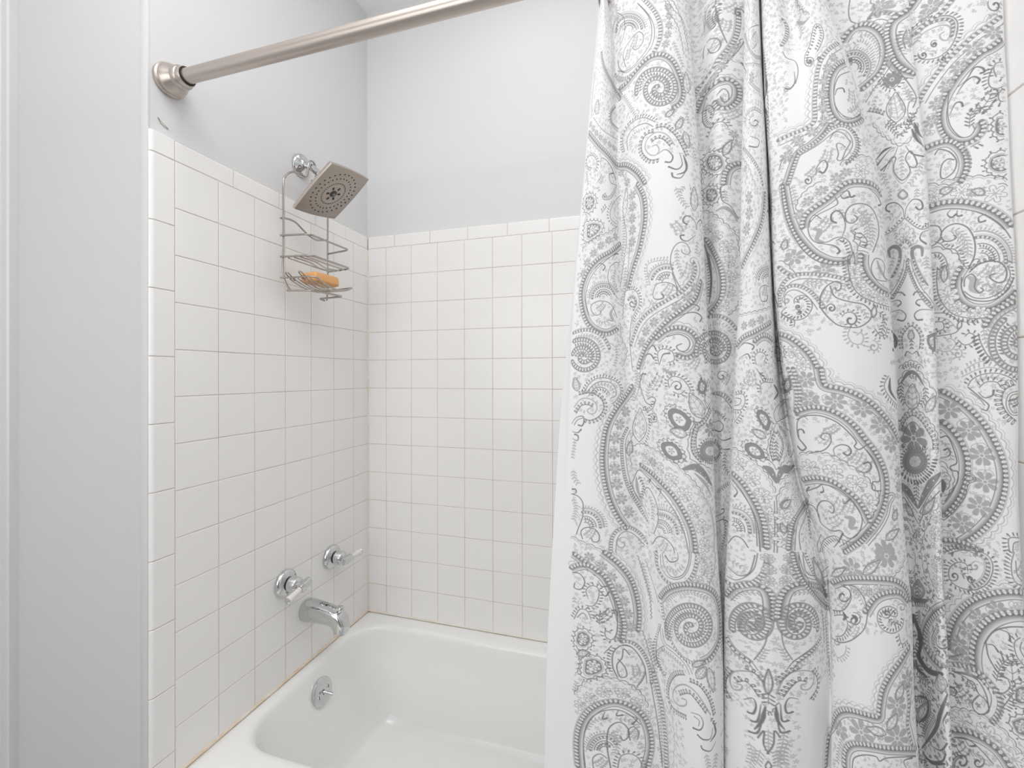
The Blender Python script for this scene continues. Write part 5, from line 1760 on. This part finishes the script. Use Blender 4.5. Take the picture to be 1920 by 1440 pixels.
SYM('''
SPI 1411 1168 40 200 2.1 -1
B 1363,1118 1380,1102 1410,1097 1434,1106 1443,1128 1443,1160|sd=1,sc=0
FR 1364,1190 1375,1210 1392,1225 1412,1240|sd=-1,ln=3
VN 1370,1125 1390,1110 1425,1112|size=3
LD 1362,1200 1380,1222 1405,1240 1416,1255|gap=4
VN 1366,1215 1390,1235 1405,1250|size=2.8
OV 1374,1256 1362,1272 1362,1292 1372,1310|sd=-1,ln=4
L 1436,1300 1425,1270 1405,1258 1376,1258 1368,1272 1374,1290 1388,1292 1391,1284 1382,1281|w=1.8,tone=MD
OV 1381,1278 1396,1276 1410,1288 1422,1306|sd=1,ln=3.4
OV 1395,1252 1415,1262 1432,1280|sd=1,ln=3
H 1394,1310 1411,1308 1417,1322 1412,1336 1402,1334
H 1426,1320 1420,1350 1408,1350
H 1430,1345 1420,1372 1404,1370
T 1434,1325 1428,1350 1414,1366|w=3
L 1420,1382 1432,1369 1431,1394 1441,1412|w=1.4
VN 1404,1390 1410,1410 1406,1432|size=4
VN 1425,1405 1418,1430|size=4
L 1413,1236 1432,1210 1440,1180|w=1
VN 1420,1240 1436,1215
S 1428,1318 1434,1330 1446,1340|per=6
B 1362,1085 1380,1094 1405,1088 1425,1070 1432,1040|sd=-1,sc=0,gr=0
L 1365,1062 1385,1078 1405,1072 1415,1040
FO 1438,1040 1442,1070 1440,1095|r=5,per=15
VN 1370,1050 1390,1062
''')
GEN('G', '''
LF 1565 860 170 60 90
VN 1565,930 1565,1010|tone=DK,size=5
VN 1565,1180 1565,1330|size=3
LF 1565 1420 60 40 90 |dark=1,sprig=0
''')
GEN('H', '''
B 175,0 205,110 260,210 340,310 412,380|sd=-1,sc=0,k=.8
FR 230,0 280,110 350,240 400,330|sd=1
VN 300,20 330,130 380,260|tone=DK
T 330,60 350,180 390,300|w=4
LF 330 130 200 50 110 |dark=1
S 380,100 395,250 410,400|per=6
VN 380,420 390,560 400,700
VN 360,380 370,520
S 345,330 365,460 370,600|per=6
S 400,700 410,860 420,960|per=6
FL 560 110 11
FL 790 25 12
LF 690 100 150 60 40
LF 470 130 110 50 30
VN 640,110 720,60
S2 770,165 830,152 890,90 912,20|sd=-1
B 430,215 520,187 640,185 760,190 850,203 915,250 945,330|sd=1,sc=0
FO 560,250 660,252 760,248 850,258|r=5.5,per=17
VN 600,230 640,290 700,260|size=3.6
B 655,410 720,315 800,282 880,282 928,335|sd=1,sc=0
L 430,385 500,385 552,310 540,250 485,215|w=1.3
CU 500 290 60 90 1.1 -1
SP 480 320 60 18
L 500,215 580,230 640,310 662,410|w=1.3
FR 540,225 600,270 640,350|sd=-1,ln=3,tone=MD
L 662,412 640,510 560,582 480,600 425,570|w=1.3
FR 440,420 500,420 530,480 500,550 450,560|sd=1
CU 575 450 50 100 1.2 -1
T 500,400 515,430 500,450|w=4
T 560,420 590,440 580,470|w=4
VN 590,380 620,440
SP 560 520 60 16
FR 760,400 850,430 855,385 800,360 740,388 728,450 760,512 830,540 890,505 905,440|sd=1
CU 790 410 34 180 1.3 1
VN 800,440 840,480 870,470|tone=DK,size=3.2
CU 890 370 34 200 1.2 -1 |tone=MD
FR 870,545 890,612 930,585|sd=-1
FR 432,640 465,702 512,672 520,622|sd=-1,tone=MD
CU 465 600 34 0 1.2 1 |tone=MD
B 945,640 885,740 822,830 772,930 752,1050 742,1112 640,1092 540,1066 470,1080 432,1160 402,1290 390,1430|sd=-1,sc=2
FL 930 850 10
FL 860 1020 11
FL 860 1240 13
FL 620 1200 13
FL 480 1180 9
LF 880 930 110 50 70
LF 830 1130 130 60 60
LF 720 1190 140 60 160
VN 780,1240 700,1230
VN 520,1200 480,1280 460,1400
VN 920,720 910,780
B 520,1440 522,1340 565,1292 680,1300 800,1320 985,1325|sd=1,sc=0
L 560,1440 572,1372 640,1350 720,1362 742,1392 800,1370 985,1362|w=1.4
P 930,900 940,1020 930,1150 960,1280|sd=-1
L 960,850 950,1000 945,1120 985,1290
H 920,1440 905,1390 960,1372
S 970,0 978,70 962,140|per=9
S 1018,0 1030,110 1062,220 1115,295 1172,335|per=9
S 1045,10 1060,110 1090,210 1130,270|per=9
LF 1000 250 140 90 90 |dark=1
VN 1000,200 1000,300|tone=DK,size=5
T 955,300 1000,330 1060,320|w=8,tone=.75
FO 1120,60 1130,240|r=7
LD 1160,20 1170,180 1175,300|gap=3
B 1175,350 1095,410 1042,500 1032,600 1080,700 1155,775|sd=1,sc=0,k=1.1
T 965,420 1015,560 1000,680 1070,790 1160,810|w=10,tone=.85
P 955,350 1040,352 1095,395|sd=1
P 960,520 1000,600 970,690|sd=1
VN 1000,390 1000,470|tone=DK,size=5.4
VN 1070,510 1065,620 1120,700|size=4,tone=.7
FR 1120,500 1090,580 1120,670 1170,710|sd=1
CU 1175 600 60 150 1.0 1
VN 1000,740 1040,830 1070,880|tone=DK,size=5.4
FR 980,760 1030,830 1080,830|sd=-1,ln=5
T 985,720 1000,780 1060,830|w=5
VN 1110,820 1150,860|size=5,tone=.7
LF 1150 870 130 80 100
LF 1040 1060 170 90 60 |dark=1
VN 1090,900 1060,960 1000,980|tone=DK,size=5
T 1000,960 1060,980 1060,1080 1000,1140|w=4
VN 1110,1080 1060,1170 1040,1240|tone=DK,size=5.6
VN 1060,1100 1030,1180|tone=DK,size=5
T 1195,950 1145,1080 1115,1180 1025,1305|w=5,tone=.8
H 1180,1170 1165,1130 1195,1070
H 1015,1310 1080,1385 1160,1392 1182,1345
H 1080,1285 1150,1320 1192,1275
T 1030,1340 1090,1400 1180,1410|w=4
VN 1020,1370 1060,1430|tone=DK,size=5
FR 1330,125 1320,80 1260,68 1208,110 1210,180 1270,232 1370,252 1455,212 1495,130 1485,50 1420,0 1300,-15 1200,10|sd=-1
P 1350,235 1430,195 1465,120 1455,50 1390,5|sd=1,r=1.5
CU 1380 95 38 40 1.2 1 |tone=MD
CU 1240 160 36 200 1.2 1
VN 1280,140 1330,170 1370,200|tone=DK,size=4
CU 1350 180 28 0 1.2 -1
FR 1340,240 1370,275 1415,262|sd=-1
FR 1700,230 1640,190 1620,90 1640,0|sd=1,ln=5
L 1700,200 1660,150 1650,60
SP 1680 120 60 14
B 1210,650 1222,540 1272,430 1352,350 1470,302 1600,282 1720,290|sd=1,sc=2,k=1.15
FW 1262,640 1310,560 1390,450 1520,390 1650,365|r=9,per=26
FL 1290 720 11
B 1405,840 1380,720 1392,600 1440,510 1520,450 1620,425 1720,425|sd=1,sc=0,k=1.3
L 1210,700 1250,690 1290,680|w=1.3
L 1450,590 1470,700 1540,810 1590,842|w=1.5
L 1440,610 1500,530 1600,500 1700,500|w=1.5
H 1460,615 1500,620 1532,662
H 1540,515 1602,540 1612,592
VN 1520,860 1550,760 1600,715 1640,740|tone=DK,size=5
SP 1600 780 100 26 |tone=DK
FR 1410,800 1480,900 1560,940 1612,900 1600,850|sd=-1
B 1210,765 1300,772 1400,812 1480,890 1522,980 1512,1060 1470,1115|sd=1,sc=0,gr=0
FR 1490,890 1535,980 1522,1065 1470,1125|sd=1,line=0,ln=4
L 1240,800 1330,818 1402,860 1452,950 1470,1040|w=1.5
L 1330,850 1372,872 1400,940 1452,990 1472,1055 1420,1082 1372,1050 1362,1000 1402,955|w=1.5
L 1250,800 1330,845 1320,870
H 1210,940 1240,960 1255,925 1225,900
SP 1250 920 50 18 |tone=.75
VN 1270,960 1350,1020
FR 1720,770 1660,700 1640,610 1680,570|sd=1,ln=4
L 1720,720 1680,650 1690,600
SC 1640,900 1720,880 1740,1010 1650,1020
SC 1610,1120 1720,1090 1740,1230 1660,1220
FR 1560,1040 1620,960|sd=-1,ln=5
S2 1210,1040 1300,1052 1400,1082 1500,1135 1600,1222 1690,1360|sd=1
FO 1265,1125 1360,1150 1500,1240 1600,1330 1665,1425|r=10,per=29
B 1230,1200 1330,1212 1440,1262 1540,1345 1605,1440|sd=1,sc=0,k=1.2
L 1240,1235 1320,1242 1400,1300 1500,1410|w=1.5
H 1310,1245 1340,1290 1380,1290
SP 1270 1310 60 20 |tone=.8
CU 1290 1400 60 200 1.1 -1
CU 1400 1400 50 100 1.2 -1
VN 1330,1330 1400,1350 1450,1420|size=4
FR 1240,1440 1250,1390 1300,1350|sd=1
''')

# small leaf sprays between the motifs; the open grounds of the design stay white
GROUND = """1168,300 1225,270 1300,300 1290,380 1268,490 1225,530 1195,520 1205,420
1476,110 1540,80 1575,110 1605,240 1560,190 1535,335 1478,335
1500,640 1545,610 1640,620 1690,660 1690,735 1600,725 1560,690
1700,125 1745,140 1730,235 1700,200
1800,20 1885,20 1888,90 1815,120
1775,230 1850,215 1880,330 1830,350 1780,300
1072,760 1120,790 1122,880 1150,1000 1090,960 1072,900
1190,1050 1225,1075 1250,1230 1215,1180
1268,1270 1352,1250 1352,1440 1290,1440
1362,1310 1398,1330 1398,1440 1362,1440
1495,1320 1560,1260 1562,1440 1500,1440
1565,1190 1690,1190 1700,1215 1640,1320 1565,1330
1780,590 1860,610 1870,700 1790,690
1870,800 1910,790 1912,1000 1870,1000
1690,520 1712,490 1735,560 1735,610 1690,610
1780,1085 1870,1060 1880,1110 1800,1140
1820,1120 1900,1100 1910,1160 1840,1210
1270,600 1300,585 1310,640 1250,680
1105,360 1150,330 1150,420 1110,430
1470,800 1500,790 1520,850 1490,850
1500,800 1560,790 1560,850 1510,860
1370,590 1440,580 1440,660 1380,660"""
K('A'); ORG['Z'] = (0, 0, 1.); K('Z')
GM = np.zeros((PHEI, PWID), bool); GM[:, :int(HEM*1000/TPX)+8] = True
_keep = INK.copy()
for ln in GROUND.split('\n'):
    p = rd(ln); q = np.concatenate([p, p[:1]]); q = dense(q, 6.); c = [pt(*v) for v in q]; c = np.array([v for v in c if v is not None])
    if len(c) > 3:
        INK[:] = 0; fill(c, 1.); GM |= INK > .5
INK[:] = _keep
def dil(m, n):
    for _ in range(n):
        a = m.copy(); a[1:] |= m[:-1]; a[:-1] |= m[1:]; a[:, 1:] |= m[:, :-1]; a[:, :-1] |= m[:, 1:]; m = a
    return m
r2 = np.random.default_rng(11)
busy = dil(INK > .12, 5)
lowx = PX  # px of vertices, to know where the deep fold near the right runs
fc0, fc1 = U_[25*SUB]*1000/TPX, U_[33*SUB]*1000/TPX
for size, n_try, tone in ((3.0, 26000, .38), (2.1, 30000, .37), (1.3, 30000, .35)):
    R = int(size*.95/TPX)
    blk = dil(INK > .12, max(2, R-1)) | GM
    xs = r2.integers(12, PWID-12, n_try); ys = r2.integers(40, PHEI-40, n_try)
    ok = ~blk[ys, xs]; Pl, Pd = [], []
    for x, y in zip(xs[ok], ys[ok]):
        if blk[y, x]: continue
        yy0, yy1, xx0, xx1 = max(y-2*R, 0), y+2*R, max(x-2*R, 0), x+2*R
        blk[yy0:yy1, xx0:xx1] = True
        c = np.array([x, y], float); a0 = r2.uniform(0, 6.28); k = 3 if size < 2 else (5 if r2.random() < .5 else 4)
        t_ = Pd if fc0 < x < fc1 and y > PHEI*.46 else Pl
        for i in range(k):
            a = a0+(6.28*i/k if k == 5 else (i-1)*.85); d = np.array([math.cos(a), math.sin(a)])
            t_.append(np.stack([c+d*size*.28/TPX, c+d*size*.85/TPX]))
    strokes(Pl, size*.46, tone, taper=[.6, 1.1, 1.]); strokes(Pd, size*.5, .8, taper=[.6, 1.1, 1.])  # sprays in the deep right fold inked darker, standing in for its shade
VIS_FILL()
img = bpy.data.images.new('paisley_print', PWID, PHEI, alpha=False, float_buffer=False)
img.colorspace_settings.name = 'Non-Color'
_p = np.ones((PHEI, PWID, 4), np.float32); _p[..., :3] = np.clip(INK[::-1, :, None], 0, 1)
img.pixels.foreach_set(_p.ravel()); img.update(); img.pack()
mc = prin('printed_cotton', (.8, .8, .8), .85, spec=.2); nt = mc.node_tree; bs = nt.nodes['Principled BSDF']
uvn = nt.nodes.new('ShaderNodeUVMap'); uvn.uv_map = 'cloth'
mp = nt.nodes.new('ShaderNodeMapping'); sx = UMAX*1000/TPX/PWID; sy = (ZT_-ZB_)*1000/TPX/PHEI
mp.inputs['Scale'].default_value = (sx, sy, 1); mp.inputs['Location'].default_value = (0, 1-sy, 0)
ti = nt.nodes.new('ShaderNodeTexImage'); ti.image = img; ti.interpolation = 'Cubic'; ti.extension = 'EXTEND'
mx = nt.nodes.new('ShaderNodeMix'); mx.data_type = 'RGBA'
mx.inputs[6].default_value = (.865, .865, .87, 1); mx.inputs[7].default_value = (.10, .098, .098, 1)
nt.links.new(uvn.outputs[0], mp.inputs[0]); nt.links.new(mp.outputs[0], ti.inputs[0]); nt.links.new(ti.outputs[0], mx.inputs[0]); nt.links.new(mx.outputs[2], bs.inputs['Base Color'])
tc = nt.nodes.new('ShaderNodeTexCoord'); nz = nt.nodes.new('ShaderNodeTexNoise'); nz.inputs['Scale'].default_value = 14; nz.inputs['Detail'].default_value = 3
m2 = nt.nodes.new('ShaderNodeMapping'); m2.inputs['Scale'].default_value = (1, 1, .35)
bp = nt.nodes.new('ShaderNodeBump'); bp.inputs['Strength'].default_value = .25; bp.inputs['Distance'].default_value = .006
nt.links.new(tc.outputs['Object'], m2.inputs[0]); nt.links.new(m2.outputs[0], nz.inputs[0]); nt.links.new(nz.outputs[0], bp.inputs['Height']); nt.links.new(bp.outputs[0], bs.inputs['Normal'])
M['cloth'] = mc
idx = np.arange(NC*NZ).reshape(NC, NZ)
fq = np.stack([idx[:-1, :-1], idx[:-1, 1:], idx[1:, 1:], idx[1:, :-1]], -1).reshape(-1, 4)
me = bpy.data.meshes.new('curtain_cloth')
me.vertices.add(NC*NZ); me.vertices.foreach_set('co', PW.reshape(-1).astype(np.float32))
me.loops.add(fq.size); me.loops.foreach_set('vertex_index', fq.reshape(-1).astype(np.int32))
me.polygons.add(len(fq)); me.polygons.foreach_set('loop_start', np.arange(0, fq.size, 4, dtype=np.int32)); me.polygons.foreach_set('loop_total', np.full(len(fq), 4, np.int32))
me.update(calc_edges=True); me.validate()
uvl = me.uv_layers.new(name='cloth')
uvv = np.stack([np.repeat(U_/UMAX, NZ), np.tile((zr-ZB_)/(ZT_-ZB_), NC)], -1)[fq.reshape(-1)]
uvl.data.foreach_set('uv', uvv.reshape(-1).astype(np.float32))
me.polygons.foreach_set('use_smooth', np.ones(len(fq), bool))
me.materials.append(M['cloth'])
cu = empty('shower_curtain', (1.2, -.80, ZB_)); thing(cu, 'grey and white paisley shower curtain drawn to one side on the rod', 'shower curtain')
cloth = link(bpy.data.objects.new('cloth', me), cu); loc(cloth)
# metal eyelets near the top hem and the rings that carry the curtain
for n_, u0 in enumerate(np.linspace(.03, UMAX-.03, 9)):
    k = int(np.argmin(abs(U_-u0))); k = min(max(k, 2), NC-3); i = int((ZT_-1.925)/(ZT_-ZB_)*(NZ-1))
    p = PW[k, i]; t = PW[k+2, i]-PW[k-2, i]; t[2] = 0; t /= np.linalg.norm(t); nn = np.array([t[1], -t[0], 0])
    loc(MB().lathe([(-.0015, .0075), (-.0015, .0105), (.0004, .0115), (.0022, .0105), (.0022, .0075), (-.0015, .0075)], p, nn, 24, caps=False).build('grommet', M['grommet'], cu))
    c0 = np.array([p[0], (p[1]+RY)/2, (1.925+RZ)/2+.006]); a = np.array([0, p[1]-RY, 1.925-RZ]); la = np.linalg.norm(a); a /= la
    b = np.array([0, -a[2], a[1]]); rl = la/2+.022
    ring = [c0+a*rl*math.cos(s)+b*.026*math.sin(s) for s in np.linspace(0, 2*math.pi, 40, endpoint=False)]
    ro = MB().tube(ring, .0016, 8, closed=True).build('curtain_ring', M['wire'])
    thing(ro, 'thin metal ring carrying the paisley curtain on the rod', 'curtain ring', 'rings carrying the paisley curtain')
# ------------------------------------------------------------------ light
def area(name, loc_, rot, sx, sy, power, color=(1, 1, 1)):
    l = bpy.data.lights.new(name, 'AREA'); l.shape = 'RECTANGLE'; l.size = sx; l.size_y = sy; l.energy = power; l.color = color
    o = bpy.data.objects.new(name, l); o.location = loc_; o.rotation_euler = rot; COL.objects.link(o); return o
R90 = math.radians(90)
area('ceiling_lamp', (.75, -1.30, ZC-.03), (0, 0, 0), .9, .9, 10.3)
area('rear_fill', (.2, -2.72, 1.5), (R90, 0, 0), 1.3, 1.2, 10.4)  # unseen fill added at the rear wall to brighten the room; no window built
area('bounced_flash', (.7, -2.0, 1.9), (math.radians(180), 0, 0), .5, .4, 16.5)
area('alcove_fill', (.7, -.40, ZC-.03), (0, 0, 0), .5, .4, 1.0)  # added unseen fill that lifts the dim left wall and inner corner
w = bpy.data.worlds.new('room_world'); SC.world = w; w.use_nodes = True
w.node_tree.nodes['Background'].inputs[0].default_value = (.9, .95, 1, 1); w.node_tree.nodes['Background'].inputs[1].default_value = .3
SC.view_settings.view_transform = 'Standard'; SC.view_settings.look = 'None'; SC.view_settings.gamma = 1; SC.view_settings.use_curve_mapping = False
SC.view_settings.exposure = -0.1
SC.cycles.max_bounces = 12; SC.cycles.diffuse_bounces = 8
